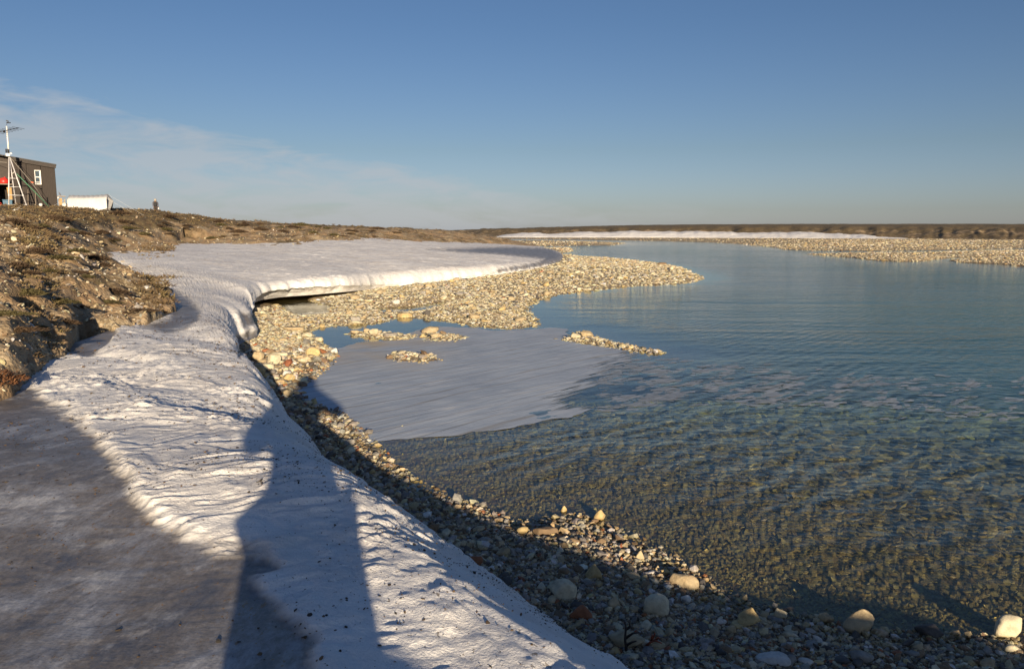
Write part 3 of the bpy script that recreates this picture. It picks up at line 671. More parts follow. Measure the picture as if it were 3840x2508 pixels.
# ------------------------------------------------------------------ slush
SHEET = [(1085, 1470), (1120, 1425), (1200, 1388), (1260, 1355), (1272, 1330), (1258, 1306), (1330, 1284), (1480, 1276), (1545, 1244), (1640, 1222), (1750, 1228), (1850, 1238), (1960, 1236), (2060, 1228),
         (2135, 1232), (2120, 1262), (2180, 1290), (2330, 1306), (2440, 1328), (2500, 1345), (2440, 1385), (2390, 1440), (2290, 1490), (2210, 1535), (2190, 1548), (2000, 1590), (1800, 1622),
         (1620, 1640), (1500, 1646), (1420, 1650), (1350, 1660), (1310, 1610), (1260, 1562), (1180, 1530)]
def build_sheet():
    from mathutils.geometry import delaunay_2d_cdt
    poly = np.array(W2(SHEET, .006))
    # refine outline
    pts = []
    for i in range(len(poly)):
        a = poly[i]; b = poly[(i + 1) % len(poly)]; n = max(2, int(np.hypot(*(b - a)) / .07))
        for j in range(n):
            p = a + (b - a) * j / n; pts.append(p)
    pts = np.array(pts); nrm = np.roll(pts, -1, 0) - np.roll(pts, 1, 0); nrm = np.stack([nrm[:, 1], -nrm[:, 0]], 1) / (np.linalg.norm(nrm, axis=1, keepdims=True) + 1e-9)
    pts = pts + nrm * (0.10 * fbm(pts[:, 0] * 1.6, pts[:, 1] * 1.6, 4, 191))[:, None]
    lo = pts.min(0); hi = pts.max(0); st = .09
    gx, gy = np.meshgrid(np.arange(lo[0], hi[0], st), np.arange(lo[1], hi[1], st)); gx = gx.ravel(); gy = gy.ravel()
    ok = sdpoly(gx, gy, pts) > .06
    allp = np.concatenate([pts, np.stack([gx[ok], gy[ok]], 1)])
    n = len(pts)
    v, e, f, *_ = delaunay_2d_cdt([Vector(p) for p in allp], [], [list(range(n))], 1, 1e-5)
    v = np.array([(q[0], q[1]) for q in v]); f = np.array([q for q in f if len(q) == 3])
    z = .0035 + .0025 * fbm(v[:, 0] * 1.2, v[:, 1] * 2.5, 3, 195)
    X, Y = proj(v[:, 0], v[:, 1], z)
    near = sstep(1420, 1290, Y) * sstep(1850, 1450, X) * np.clip(.45 + .6 * fbm(v[:, 0] * .8, v[:, 1] * .8, 4, 197), 0, 1)
    thin = sstep(-190, 10, (X - 2500) * .55 + (Y - 1345) * .84) * sstep(1560, 1500, Y)
    o = mesh_obj('slush_ice', np.c_[v, z], f, SLUSH, attrs={'near': near, 'thin': thin})
    tag(o, 'smooth pale grey sheet of slush ice on the still shallows', 'slush ice', kind='structure')
build_sheet()
def build_flakes():
    zone = [(2130, 1330), (2480, 1325), (2700, 1345), (3000, 1372), (3300, 1390), (3600, 1398), (4100, 1400), (4100, 1560), (3700, 1580), (3300, 1585), (2900, 1545), (2600, 1528), (2400, 1555), (2200, 1560), (2260, 1500)]
    n = 30000
    X = RNG.uniform(2130, 4100, n); Y = RNG.uniform(1320, 1600, n)
    d = sdpoly(X, Y, zone) + 22 * fbm(X * .01, Y * .03, 3, 201)
    dens = sstep(0, 40, d) * (0.35 + .65 * sstep(3300, 2500, X)) * sstep(-.5, .25, fbm(X * .007, Y * .025, 3, 203))
    ok = RNG.random(n) < dens * .20
    X = X[ok]; Y = Y[ok]; n = len(X)
    c = P(X, Y, .006); V = []; Fc = []
    m = 9
    th = np.linspace(0, 2 * math.pi, m, endpoint=False)
    r = np.hypot(c[0], c[1])
    sz = RNG.uniform(.025, .08, n) * (r / 10)
    ang = RNG.normal(0.35, .25, n)
    rad = sz[:, None] * (1 + .35 * RNG.normal(0, 1, (n, m)).clip(-1.5, 1.5))
    lx = np.cos(th) * rad * 1.5; ly = np.sin(th) * rad * .75
    x = c[0][:, None] + lx * np.cos(ang)[:, None] - ly * np.sin(ang)[:, None]; y = c[1][:, None] + lx * np.sin(ang)[:, None] + ly * np.cos(ang)[:, None]
    zt = (.0012 + RNG.uniform(0, .0014, n))[:, None] + 0 * x
    top = np.stack([x, y, zt], -1); ctr = np.stack([c[0], c[1], zt[:, 0] + .0006], -1)[:, None]
    vv = np.concatenate([top, ctr], 1); base = (np.arange(n) * (m + 1))[:, None, None]
    tri = np.array([[i, (i + 1) % m, m] for i in range(m)])[None]
    o = mesh_obj('slush_flakes', vv.reshape(-1, 3), (base + tri).reshape(-1, 3), FLAKE, attrs={'near': np.zeros(n * (m + 1))})
    tag(o, 'small flat flakes of grey slush drifting on the rippled water', 'slush flakes', kind='stuff')
build_flakes()

# ------------------------------------------------------------------ stones
def icosphere(sub):
    bm = bmesh.new(); bmesh.ops.create_icosphere(bm, subdivisions=sub, radius=1)
    v = np.array([q.co[:] for q in bm.verts]); f = np.array([[l.index for l in q.verts] for q in bm.faces]); bm.free(); return v, f
ICO = {k: icosphere(k) for k in (1, 2, 3, 4)}
def chunk(seed, sub=2, cuts=9, flat=.6, rnd=.75):
    g = np.random.default_rng(seed); v, f = ICO[sub]; v = v.copy()
    for _ in range(cuts):
        n = g.normal(size=3); n /= np.linalg.norm(n); dd = g.uniform(rnd - .22, rnd + .12)
        e = v @ n - dd; v -= np.maximum(e, 0)[:, None] * n * .93
    v /= np.abs(v).max(0)
    v *= np.array([1, g.uniform(.62, .9), flat * g.uniform(.75, 1.2)])
    nz = np.stack([fbm(v[:, 0] * 2 + seed, v[:, 1] * 2 + v[:, 2] * 1.7, 3, seed % 97 + i) for i in range(3)], 1)
    return v + .035 * nz, f
PAL = {
    'tan': (0.45, 0.365, 0.23), 'cream': (0.60, 0.545, 0.395), 'grey': (0.30, 0.285, 0.26), 'white': (0.66, 0.64, 0.60), 'brown': (0.22, 0.155, 0.095),
    'dark': (0.10, 0.095, 0.09), 'rust': (0.33, 0.13, 0.06), 'gold': (0.52, 0.40, 0.20)}
def palette(n, mix, g):
    names = list(mix); pr = np.array([mix[k] for k in names], float); pr /= pr.sum()
    idx = g.choice(len(names), n, p=pr); c = np.array([PAL[k] for k in names])[idx]
    return np.clip(c * g.uniform(.72, 1.22, (n, 1)) * g.uniform(.95, 1.05, (n, 3)), 0, .85), [names[i] for i in idx]
def scatter(name, x, y, z, size, col, label, cat, sub=1, ntemp=10, flat=.6, tilt=.35, seed=1, mat=None, sink=.25):
    g = np.random.default_rng(seed); n = len(x); V = []; Fs = []; Cs = []; off = 0
    which = g.integers(0, ntemp, n)
    for k in range(ntemp):
        ii = np.where(which == k)[0]
        if not len(ii): continue
        tv, tf = chunk(seed * 100 + k, sub, 7, flat, .78)
        a = g.uniform(0, 2 * math.pi, len(ii)); bx = g.normal(0, tilt, len(ii)); by = g.normal(0, tilt, len(ii))
        ca, sa = np.cos(a), np.sin(a)
        v = tv[None] * size[ii][:, None, None]
        vx = v[..., 0] * ca[:, None] - v[..., 1] * sa[:, None]; vy = v[..., 0] * sa[:, None] + v[..., 1] * ca[:, None]; vz = v[..., 2]
        vz2 = vz + vx * np.sin(bx)[:, None] + vy * np.sin(by)[:, None]
        zz = z[ii] + size[ii] * flat * (1 - 2 * sink) * .8
        w = np.stack([vx + x[ii][:, None], vy + y[ii][:, None], vz2 + zz[:, None]], -1)
        V.append(w.reshape(-1, 3)); Fs.append((tf[None] + (np.arange(len(ii)) * len(tv))[:, None, None] + off).reshape(-1, 3)); off += len(ii) * len(tv)
        Cs.append(np.repeat(col[ii], len(tv), 0))
    o = mesh_obj(name, np.concatenate(V), np.concatenate(Fs), mat or STONE, attrs={'tint': np.concatenate(Cs)}, smooth=False)
    return tag(o, label, cat, kind='stuff')
def sample(n, xr, yr, keep, g, zref=0.0):
    X = g.uniform(*xr, n); Y = g.uniform(*yr, n); p = P(X, Y, zref); x, y = p[0], p[1]
    z, sd, isb, veg, wet = land(x, y); sn = sdpoly(x, y, SNOW_POLY)
    k = keep(X, Y, x, y, z, sd, isb, sn); return x[k], y[k], z[k], np.hypot(x, y)[k]
MIXG = {'tan': 5, 'cream': 3, 'grey': 5, 'white': .8, 'brown': 3, 'dark': 2, 'rust': .5, 'gold': .6}
MIXB = {'tan': 5, 'cream': 8, 'grey': .8, 'white': 1.0, 'brown': .5, 'dark': .2, 'rust': .1, 'gold': 2.5}
g = np.random.default_rng(5)
x, y, z, r = sample(112000, (900, 4500), (1280, 2560), lambda X, Y, x, y, z, sd, isb, sn: (sd > -.15) & (sn < .12) & (np.hypot(x, y) < 18) & (isb < .5), g, .08)
n = len(x); size = np.clip(np.exp(g.normal(math.log(.0125), .5, n)), .006, .05) * np.clip(r / 6, .8, 2.2); c, _ = palette(n, MIXG, g)
scatter('gravel', x, y, z, size, c, 'mixed small gravel of the near beach beside the snow', 'gravel', seed=3, sub=1)
x, y, z, r = sample(42000, (1400, 4600), (1500, 2480), lambda X, Y, x, y, z, sd, isb, sn: (sd < .1) & (sn < 0) & (z < .02) & (np.hypot(x, y) < 15), g, -.1)
n = len(x); size = np.clip(np.exp(g.normal(math.log(.034), .55, n)), .012, .15) * np.clip(r / 7, .7, 1.7); c, _ = palette(n, {'tan': 4, 'grey': 5, 'brown': 4, 'dark': 3, 'cream': 1.5, 'gold': 1}, g)
size = np.minimum(size, .012 + np.maximum(-z, 0) * .55)
scatter('river_bed_stones', x, y, np.minimum(z, -.9 * size), size, np.minimum(c * np.array([1.40, 1.42, .92]) * .5 + np.array([.22, .205, .115]), .8), 'submerged brown cobbles of the shallow river bed', 'stones', seed=4, flat=.45)
x, y, z, r = sample(75000, (940, 2660), (925, 1330), lambda X, Y, x, y, z, sd, isb, sn: (sd > -.12) & (sn < .05) & (isb < .5) & (np.hypot(x, y) >= 12), g, .08)
n = len(x); size = np.clip(np.exp(g.normal(math.log(.032), .45, n)), .012, .11) * np.clip(r / 26, .75, 2.2); c, _ = palette(n, MIXB, g)
scatter('gravel', x, y, z, size, np.minimum(c * np.array([1.2, 1.25, 1.28]), .85), 'sunlit cream cobbles covering the middle gravel bar', 'gravel', seed=6, flat=.30, tilt=.2)
x, y, z, r = sample(82000, (1700, 4700), (884, 1005), lambda X, Y, x, y, z, sd, isb, sn: (sd > -.1) & (sn < -1) & (isb < .5) & (np.hypot(x, y) > 45) & (np.hypot(x, y) < 240), g, .1)
n = len(x); size = np.clip(np.exp(g.normal(math.log(.065), .4, n)), .03, .2) * np.clip(r / 80, .8, 1.6); c, _ = palette(n, MIXB, g)
scatter('gravel', x, y, z, size, np.minimum(c * 1.12, .85), 'pale gravel covering the bars along the far bank', 'gravel', seed=8, flat=.35, tilt=.15)
# stone chips on the bluff
def bluff_sample(n, rr, aa, g):
    r = np.exp(g.uniform(math.log(rr[0]), math.log(rr[1]), n)); a = g.uniform(*aa, n); x = r * np.sin(a); y = r * np.cos(a)
    z, sd, isb, veg, wet = land(x, y); return x, y, z, r, isb, veg, sdpoly(x, y, SNOW_POLY)
x, y, z, r, isb, veg, sn = bluff_sample(85000, (5.5, 75), (-.72, -.05), g)
k = (isb > .6) & (g.random(len(x)) < (1.05 - veg) * .62) & (z > .95); x, y, z, r = x[k], y[k], z[k], r[k]
n = len(x); size = np.clip(np.exp(g.normal(math.log(.016), .5, n)), .007, .08) * np.clip(r / 12, .7, 2.2); c, _ = palette(n, {'tan': 6, 'cream': 3, 'grey': 2, 'white': 1, 'brown': 5}, g)
scatter('stone_chips', x, y, z, size, c, 'pale stone chips strewn over the brown bluff', 'stone chips', seed=9, flat=.45, tilt=.5)

# ------------------------------------------------------------------ builders for single things
def hit(X, Y, r0=2.5, r1=240, snow=False):
    a, b, c = ray(X, Y); k = math.hypot(float(a), float(b)); rs = np.exp(np.linspace(math.log(r0), math.log(r1), 900))
    x = rs * a / k; y = rs * b / k; zr = H + rs * c / k
    z = np.maximum(land(x, y)[0], -0.02) if not snow else land(x, y)[0]
    i = np.argmax(zr <= z)
    return Vector((x[i], y[i], land(x[i:i + 1], y[i:i + 1])[0][0]))
class MB:
    def __init__(self): self.v = []; self.f = []
    def add(self, vs, fs):
        o = len(self.v); self.v += [tuple(q) for q in vs]; self.f += [tuple(i + o for i in q) for q in fs]; return self
    def box(self, c, s, rot=None, taper=1.0):
        c = Vector(c); R = rot or Matrix.Identity(3); vs = []
        for dz in (-.5, .5):
            k = taper if dz > 0 else 1
            for dx, dy in ((-.5, -.5), (.5, -.5), (.5, .5), (-.5, .5)): vs.append(c + R @ Vector((dx * s[0] * k, dy * s[1] * k, dz * s[2])))
        return self.add(vs, [(3, 2, 1, 0), (4, 5, 6, 7), (0, 1, 5, 4), (1, 2, 6, 5), (2, 3, 7, 6), (3, 0, 4, 7)])
    def tube(self, pts, rad, n=8):
        pts = [Vector(p) for p in pts]; rad = rad if isinstance(rad, (list, tuple)) else [rad] * len(pts); vs = []; fs = []
        for i, p in enumerate(pts):
            d = (pts[min(i + 1, len(pts) - 1)] - pts[max(i - 1, 0)]).normalized()
            a = d.cross(Vector((0.13, 0.2, 1)) if abs(d.z) < .95 else Vector((1, 0.1, 0))).normalized(); b = d.cross(a)
            vs += [p + (a * math.cos(t) + b * math.sin(t)) * rad[i] for t in [2 * math.pi * j / n for j in range(n)]]
        for i in range(len(pts) - 1):
            fs += [(i * n + j, i * n + (j + 1) % n, (i + 1) * n + (j + 1) % n, (i + 1) * n + j) for j in range(n)]
        fs += [tuple(range(n))[::-1], tuple((len(pts) - 1) * n + j for j in range(n))]
        return self.add(vs, fs)
    def lathe(self, c, prof, n=20, sx=1, sy=1, rot=None):
        c = Vector(c); R = rot or Matrix.Identity(3); vs = []; fs = []
        for r, z in prof: vs += [c + R @ Vector((r * sx * math.cos(2 * math.pi * j / n), r * sy * math.sin(2 * math.pi * j / n), z)) for j in range(n)]
        for i in range(len(prof) - 1): fs += [(i * n + j, i * n + (j + 1) % n, (i + 1) * n + (j + 1) % n, (i + 1) * n + j) for j in range(n)]
        fs += [tuple(range(n))[::-1], tuple((len(prof) - 1) * n + j for j in range(n))]
        return self.add(vs, fs)
    def build(self, name, mat, parent=None, smooth=False, bev=0.0):
        me = bpy.data.meshes.new(name); me.from_pydata(self.v, [], self.f); me.update()
        if smooth:
            for p in me.polygons: p.use_smooth = len(p.vertices) < 5
        me.materials.append(mat); o = bpy.data.objects.new(name, me); COL.objects.link(o)
        if bev:
            b = o.modifiers.new('bevel', 'BEVEL'); b.width = bev; b.segments = 2
        if parent: o.parent = parent
        return o
def ry(a): return Matrix.Rotation(a, 3, 'Y')
def rx(a): return Matrix.Rotation(a, 3, 'X')
def rz(a): return Matrix.Rotation(a, 3, 'Z')

# ------------------------------------------------------------------ the brown hut on the bluff
def hut_materials():
    m, t, b = new_mat('weathered_brown_plywood')
    p = objc(t)
    n = noise(t, objc(t, (6, 6, .7)), 3.0, 6, .7); n2 = noise(t, p, 9, 5, .7)
    c = ramp(t, n, [(.3, (.024, .0185, .016)), (.7, (.046, .036, .031))])
    c = mixc(t, ramp(t, n2, [(.66, (0, 0, 0)), (.72, (.5, .5, .5))]), c, (.15, .13, .115))
    t.links.new(c, b.inputs['Base Color']); b.inputs['Roughness'].default_value = .8
    return m
PLY = hut_materials()
PLY2 = plain('dull_brown_panel', (.056, .046, .04), .8, .2, 4)
TRIM = plain('dark_roof_edge', (.028, .026, .026), .6, .3)
WHITE = plain('white_paint', (.72, .71, .68), .5, .08)
GLASSB = plain('window_glass', (.05, .075, .10), .12, .2)
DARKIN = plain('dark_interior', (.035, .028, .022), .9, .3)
OSB = plain('yellow_chipboard', (.42, .27, .12), .8, .35, 14)
RED = plain('red_plastic', (.62, .035, .025), .4, .15)
BLUE = plain('blue_plastic', (.045, .13, .22), .45, .15)
BLACK = plain('black_rubber', (.02, .02, .022), .6, .3)
ALU = plain('galvanised_pipe', (.62, .61, .62), .45, .12, 8, .25)
GREENR = plain('green_rope', (.08, .26, .15), .8, .2, 30)
ROPE = plain('grey_cord', (.36, .33, .29), .8, .2, 30)
WOODP = plain('pale_timber', (.55, .48, .33), .8, .2, 8)
WOODG = plain('grey_timber', (.30, .25, .20), .85, .25, 8)
ORANGE = plain('orange_tape', (.60, .13, .04), .6, .2)
R_H = 66.0
C0 = PR(217, 776, R_H)
UX, UZ = R_H / 1010 / 3.75, R_H / 884 / 3.7545
va = math.atan2(C0[0], C0[1])
HROT = -va + math.radians(3)
def hx(X): return (X - 211) * UX * .965
def hz(Y): return (776 - Y) * UZ
hut = empty('hut', C0, HROT)
tag(hut, 'dark brown plywood hut with a sloping roof at the left edge of the bluff', 'hut', None)
w = MB()                                  # front wall with an opening low on the left; end walls and back
xL = -6.2
zt = lambda x: 2.86 + (-x) * 0.155
def wallquad(mb, x0, x1, z0, z1a, z1b, y0=0, th=.06):
    vs = [(x0, y0, z0), (x1, y0, z0), (x1, y0, z1b), (x0, y0, z1a), (x0, y0 + th, z0), (x1, y0 + th, z0), (x1, y0 + th, z1b), (x0, y0 + th, z1a)]
    mb.add(vs, [(0, 1, 2, 3), (7, 6, 5, 4), (0, 4, 5, 1), (1, 5, 6, 2), (2, 6, 7, 3), (3, 7, 4, 0)])
seams = [hx(48), hx(106), hx(158), 0]
for i in range(3):
    wallquad(w, seams[i] + .014, seams[i + 1] - .014, -.7, zt(seams[i]), zt(seams[i + 1]), 0)
w.box((hx(106), .075, 1.0), (.10, .02, 3.2)); w.box((hx(158), .075, 1.0), (.10, .02, 3.2)); w.box((-.03, 2.05, 1.08), (.06, 3.9, 3.5)); w.box((xL / 2, 4.02, 1.2), (-xL, .06, 3.8))
w.build('wall', PLY, hut)
w2 = MB(); wallquad(w2, hx(3), hx(48) - .006, hz(702), zt(hx(3)), zt(hx(48)), 0); wallquad(w2, xL, hx(3) - .008, -.7, zt(xL), zt(hx(3)), 0)
w2.build('porch_panel', PLY2, hut)
rf = MB(); 
rf.add([(xL - .2, -.22, zt(xL - .2) + .20), (.10, -.22, zt(.10) + .20), (.10, 4.3, zt(.10) + .05), (xL - .2, 4.3, zt(xL - .2) + .05),
        (xL - .2, -.22, zt(xL - .2) + .12), (.10, -.22, zt(.10) + .12), (.10, 4.3, zt(.10) - .03), (xL - .2, 4.3, zt(xL - .2) - .03)],
       [(0, 1, 2, 3), (7, 6, 5, 4), (0, 4, 5, 1), (1, 5, 6, 2), (2, 6, 7, 3), (3, 7, 4, 0)])
roof = rf.build('roof', TRIM, hut)
fs = MB(); fs.add([(hx(50), -.17, zt(hx(50)) + .12), (.06, -.17, zt(.06) + .12), (.06, -.17, zt(.06) - .10), (hx(50), -.17, zt(hx(50)) - .10),
                   (hx(50), -.13, zt(hx(50)) + .12), (.06, -.13, zt(.06) + .12), (.06, -.13, zt(.06) - .10), (hx(50), -.13, zt(hx(50)) - .10)],
                  [(3, 2, 1, 0), (4, 5, 6, 7), (1, 5, 4, 0), (2, 6, 5, 1), (3, 7, 6, 2), (0, 4, 7, 3)])
fs.build('fascia', plain('brown_fascia', (.035, .028, .025), .7, .3), roof)
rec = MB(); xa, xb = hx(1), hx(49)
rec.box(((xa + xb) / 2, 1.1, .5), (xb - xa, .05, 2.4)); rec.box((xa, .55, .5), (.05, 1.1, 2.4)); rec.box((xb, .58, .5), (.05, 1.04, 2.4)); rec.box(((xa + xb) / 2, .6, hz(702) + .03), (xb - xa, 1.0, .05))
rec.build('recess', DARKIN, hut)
sh = MB(); sh.box(((xa + xb) / 2 - .02, -.30, hz(700)), (xb - xa + .1, .56, .05)); sh.build('shelf', WOODG, hut)
cb = MB(); cb.box((hx(44), .25, (hz(705) + hz(772)) / 2), (.36, .04, 1.25), ry(math.radians(-6))); cb.build('chipboard_panel', OSB, hut)
# window
fr = MB(); X0, X1, Z0, Z1 = hx(134), hx(157), hz(697), hz(646)
fw = .055
fr.box(((X0 + X1) / 2, -.03, Z1 - fw / 2), (X1 - X0, .09, fw)); fr.box(((X0 + X1) / 2, -.03, Z0 + fw / 2), (X1 - X0, .09, fw))
fr.box((X0 + .02, -.03, (Z0 + Z1) / 2), (.04, .085, Z1 - Z0 - 2 * fw)); fr.box((X1 - .045, -.03, (Z0 + Z1) / 2), (.09, .085, Z1 - Z0 - 2 * fw))
fr.box(((X0 + X1) / 2 - .02, -.025, (Z0 + Z1) / 2 + .02), (X1 - X0 - .14, .07, .07)); fr.box(((X0 + X1) / 2 - .02, -.025, Z0 + .16), (X1 - X0 - .14, .06, .04))
win = fr.build('window', WHITE, hut)
gp = MB(); gp.box(((X0 + X1) / 2, .0, (Z0 + Z1) / 2), (X1 - X0 - .1, .02, Z1 - Z0 - .1)); gp.build('pane', GLASSB, win)
# things round the hut, placed in the hut's own frame
HM = Matrix.Translation(Vector(C0)) @ Matrix.Rotation(HROT, 4, 'Z')
def at(x, y, z): return HM @ Vector((x, y, z))
def hthing(name, x, y, z, label, cat, group=None):
    e = empty(name, at(x, y, z), HROT); return tag(e, label, cat, group)
GZ = lambda x, y: float(land(np.array([at(x, y, 0).x]), np.array([at(x, y, 0).y]))[0][0] - C0[2])
# red drum-like tank on the shelf
d = hthing('red_tank', hx(23), -.32, hz(699), 'round red plastic tank on the shelf of the brown hut', 'tank')
MB().lathe((0, 0, .02), [(.02, 0), (.27, .0), (.30, .06), (.30, .16), (.27, .28), (.16, .39), (.05, .42)], 24).build('body', RED, d, True)
MB().lathe((.06, 0, .43), [(.05, 0), (.05, .05), (.02, .06)], 12).build('cap', RED, d, True)
MB().tube([(-.26, -.05, .26), (-.36, -.06, .30), (-.40, -.05, .24)], .022, 6).build('handle', RED, d, True)
tb = hthing('storage_tote', hx(29), -.10, GZ(hx(29), -.1), 'blue plastic storage tote under the hut shelf', 'tote')
MB().box((0, 0, .24), (.52, .40, .46), None, 1.12).build('body', BLUE, tb, bev=.02); MB().box((0, 0, .50), (.62, .50, .06)).build('lid', BLUE, tb, bev=.015)
MB().box((0, -.235, .36), (.5, .02, .05)).build('rib', BLUE, tb)
jc = hthing('jerrycan', hx(2), -.35, GZ(hx(2), -.35), 'red jerrycan at the left edge of the photo beside the hut', 'jerrycan')
MB().box((0, 0, .21), (.30, .20, .42), None, .92).build('body', RED, jc, bev=.04); MB().tube([(-.1, 0, .42), (-.08, 0, .50), (.06, 0, .50), (.08, 0, .42)], .02, 6).build('handle', RED, jc, True)
# tools leaning on the wall
for i, (X, top, lean, kind) in enumerate([(100, 715, .10, 0), (112, 728, -.06, 1), (128, 722, .08, 0), (139, 733, -.12, 1), (163, 742, .2, 2)]):
    y0 = -.42; zb = GZ(hx(X), y0); L = hz(top) - zb
    lab = ['long handled shovel leaning on the hut nearest the mast', 'short dark rake leaning on the hut beside the first shovel', 'second shovel leaning on the hut, below the left of the window', 'dark hoe leaning on the hut below the window', 'crooked dark pole leaning on the hut right of the window'][i]
    e = hthing(['shovel', 'rake', 'shovel', 'hoe', 'pole'][i], hx(X), y0, zb, lab, ['shovel', 'rake', 'shovel', 'hoe', 'pole'][i], 'tools leaning against the hut')
    MB().tube([(0, 0, .0), (lean * .5, .19, L * .5), (lean, .38, L)], .02, 6).build('shaft', BLACK if kind else WOODG, e, True)
    if kind == 0: MB().box((0, -.02, .16), (.22, .03, .32), rx(-.35), .8).build('blade', BLACK, e, bev=.01)
    if kind == 1:
        q = MB(); q.box((0, -.02, .05), (.36, .03, .04)); [q.tube([(-.16 + .08 * j, -.02, .05), (-.16 + .08 * j, -.08, -.04)], .008, 5) for j in range(5)]; q.build('head', BLACK, e)
# dark lumber stacked along the foot of the wall
for i, (X0_, X1_, z, y) in enumerate([(62, 170, .07, -.26), (66, 160, .19, -.24), (70, 150, .30, -.20)]):
    e = hthing('plank', (hx(X0_) + hx(X1_)) / 2, y, GZ(hx(115), y) + z, ['lowest dark plank in the stack at the foot of the hut wall', 'middle dark plank in the stack at the foot of the hut wall', 'topmost dark plank in the stack at the foot of the hut wall'][i], 'plank', 'dark planks stacked against the hut')
    o = MB().box((0, 0, 0), (hx(X1_) - hx(X0_), .12, .09), rz(.02 * (i - 1))).build('board', DARKIN, e, bev=.008)
bk = hthing('bucket', hx(147), -.50, GZ(hx(147), -.5) + .34, 'small cream bucket on a stake in front of the hut below the window', 'bucket')
MB().lathe((0, 0, 0), [(.07, -.05), (.11, -.02), (.12, .09), (.09, .14), (.03, .16)], 16).build('body', WHITE, bk, True); MB().tube([(0, 0, -.45), (0, 0, -.04)], .02, 6).build('stake', WOODG, bk)
rd = hthing('fuel_can', hx(121), -.52, GZ(hx(121), -.52), 'small red can on the ground among the tools by the hut', 'can')
MB().box((0, 0, .13), (.24, .15, .22), None, .9).build('body', RED, rd, bev=.03); MB().tube([(.06, 0, .24), (.17, 0, .33)], .02, 6).build('spout', RED, rd)
# ------------------------------------------------------------------ mast
MY = -1.9
MXO = .0
mast = hthing('antenna_mast', hx(45) + MXO, MY, GZ(hx(45), MY), 'white tripod mast of ladder legs carrying an aerial in front of the hut', 'mast')
zg = GZ(hx(45), MY)
def mp(X, Y, y=0.0): return Vector((hx(X) - hx(45), y, hz(Y) - zg))
apex = mp(47, 603)
feet = [mp(30, 774, -.35), mp(59, 774, .75), mp(98, 773, -.35)]
for q in feet: q.z = -.1
for i, q in enumerate(feet):
    MB().tube([apex + (q - apex) * .02, q], .038, 8).build('leg', ALU, mast, True)
for fz in (.42, .57, .72, .89):
    a = apex + (feet[0] - apex) * fz; b = apex + (feet[2] - apex) * fz; c = apex + (feet[1] - apex) * fz
    rb = MB().tube([a, b], .022, 6); rb.tube([b, c], .018, 6); rb.tube([a, c], .018, 6); rb.build('rung', ALU, mast, True)
    for q in (a, b): MB().lathe(q, [(.05, -.05), (.05, .05)], 8).build('joint', ALU, mast)
br = MB(); br.tube([apex + (feet[1] - apex) * .34, apex + (feet[2] - apex) * .30], .03, 6); br.build('brace', WHITE, mast)
top = mp(47, 508)
MB().tube([apex + (apex - top) * .04, apex + (top - apex) * .45, top], [.055, .05, .042], 10).build('pole', WHITE, mast, True)
# aerial: boom with cross elements
yagi = hthing('aerial', hx(47) + MXO, MY, hz(516), 'black aerial with eight cross rods at the top of the mast', 'aerial')
b0 = Vector((hx(-8) - hx(33), -.6, hz(519) - hz(500))); b1 = Vector((hx(75) - hx(33), .55, hz(492) - hz(500)))
MB().tube([b0, b1], .022, 8).build('boom', BLACK, yagi, True)
bd = (b1 - b0).normalized(); cr = bd.cross(Vector((0, 0, 1))).normalized()
cr = (cr * .25 + Vector((.85, .0, -.17))).normalized()
for i in range(8):
    p = b0 + (b1 - b0) * (.04 + .135 * i); L = .46 - .012 * i
    MB().tube([p - cr * L, p + cr * L], .012, 6).build('rod', BLACK, yagi, True)
an = hthing('anemometer', hx(47) + MXO, MY, hz(504), 'small black cup anemometer above the aerial', 'anemometer')
MB().tube([(0, 0, 0), (.04, 0, .12), (.12, 0, .17)], .012, 6).build('arm', BLACK, an, True)
q = MB(); [q.lathe((.12 + .09 * math.cos(t), .09 * math.sin(t), .16), [(.01, -.04), (.05, -.01), (.05, .03)], 8) for t in (0.3, 2.4, 4.5)]; q.tube([(.12, 0, .1), (.12, 0, .24)], .014, 6); q.build('cups', BLACK, an)
MB().box((.07, 0, .27), (.16, .02, .07), ry(.35)).build('vane', BLACK, an)
sb = hthing('instrument_box', hx(43) + MXO, MY - .12, hz(605), 'white instrument box with two black canisters strapped to the mast', 'instrument box')
MB().box((0, 0, 0), (.24, .2, .20)).build('body', WHITE, sb, bev=.02)
for dx in (-.055, .055): MB().lathe((dx - .02, 0, .14), [(.045, 0), (.048, .24), (.03, .26)], 12).build('canister', BLACK, sb, True)
MB().box((.17, .04, .10), (.14, .05, .10), ry(-.4)).build('bracket', WHITE, sb)
clamp = MB().lathe(mp(37, 527), [(.065, -.05), (.065, .05)], 8).build('clamp', BLACK, mast)
# guy lines
def line(name, pts, r, mat, label, cat, group='guy lines of the mast'):
    base = Vector(pts[0]); e = MB().tube([at(*p) for p in pts], r, 5).build(name, mat, None, True); return tag(e, label, cat, group)
ge = (hx(192), -1.5, GZ(hx(192), -1.5)); ge2 = (hx(188), -1.2, GZ(hx(188), -1.2))
line('guy_rope', [(hx(66), MY, hz(665)), (hx(122), MY + .15, hz(722)), ge], .026, GREENR, 'green guy rope slanting from the mast leg to the ground', 'rope')
line('guy_wire', [(hx(47), MY, hz(608)), (hx(120), MY + .2, hz(697)), ge2], .013, ROPE, 'thin grey guy wire with an orange flag above the green rope', 'wire')
line('cable', [(hx(-12), MY + .6, hz(622)), (hx(10), MY + .3, hz(628)), (hx(38), MY, hz(630))], .014, ROPE, 'slack grey cable from the hut roof to the mast', 'cable', 'guy lines of the mast')
line('aerial_cable', [(hx(5), MY - .2, hz(517)), (hx(9), MY + .2, hz(560)), (hx(17), MY + 1.2, hz(604))], .014, BLACK, 'thin black cable hanging from the aerial to the roof', 'cable', 'guy lines of the mast')
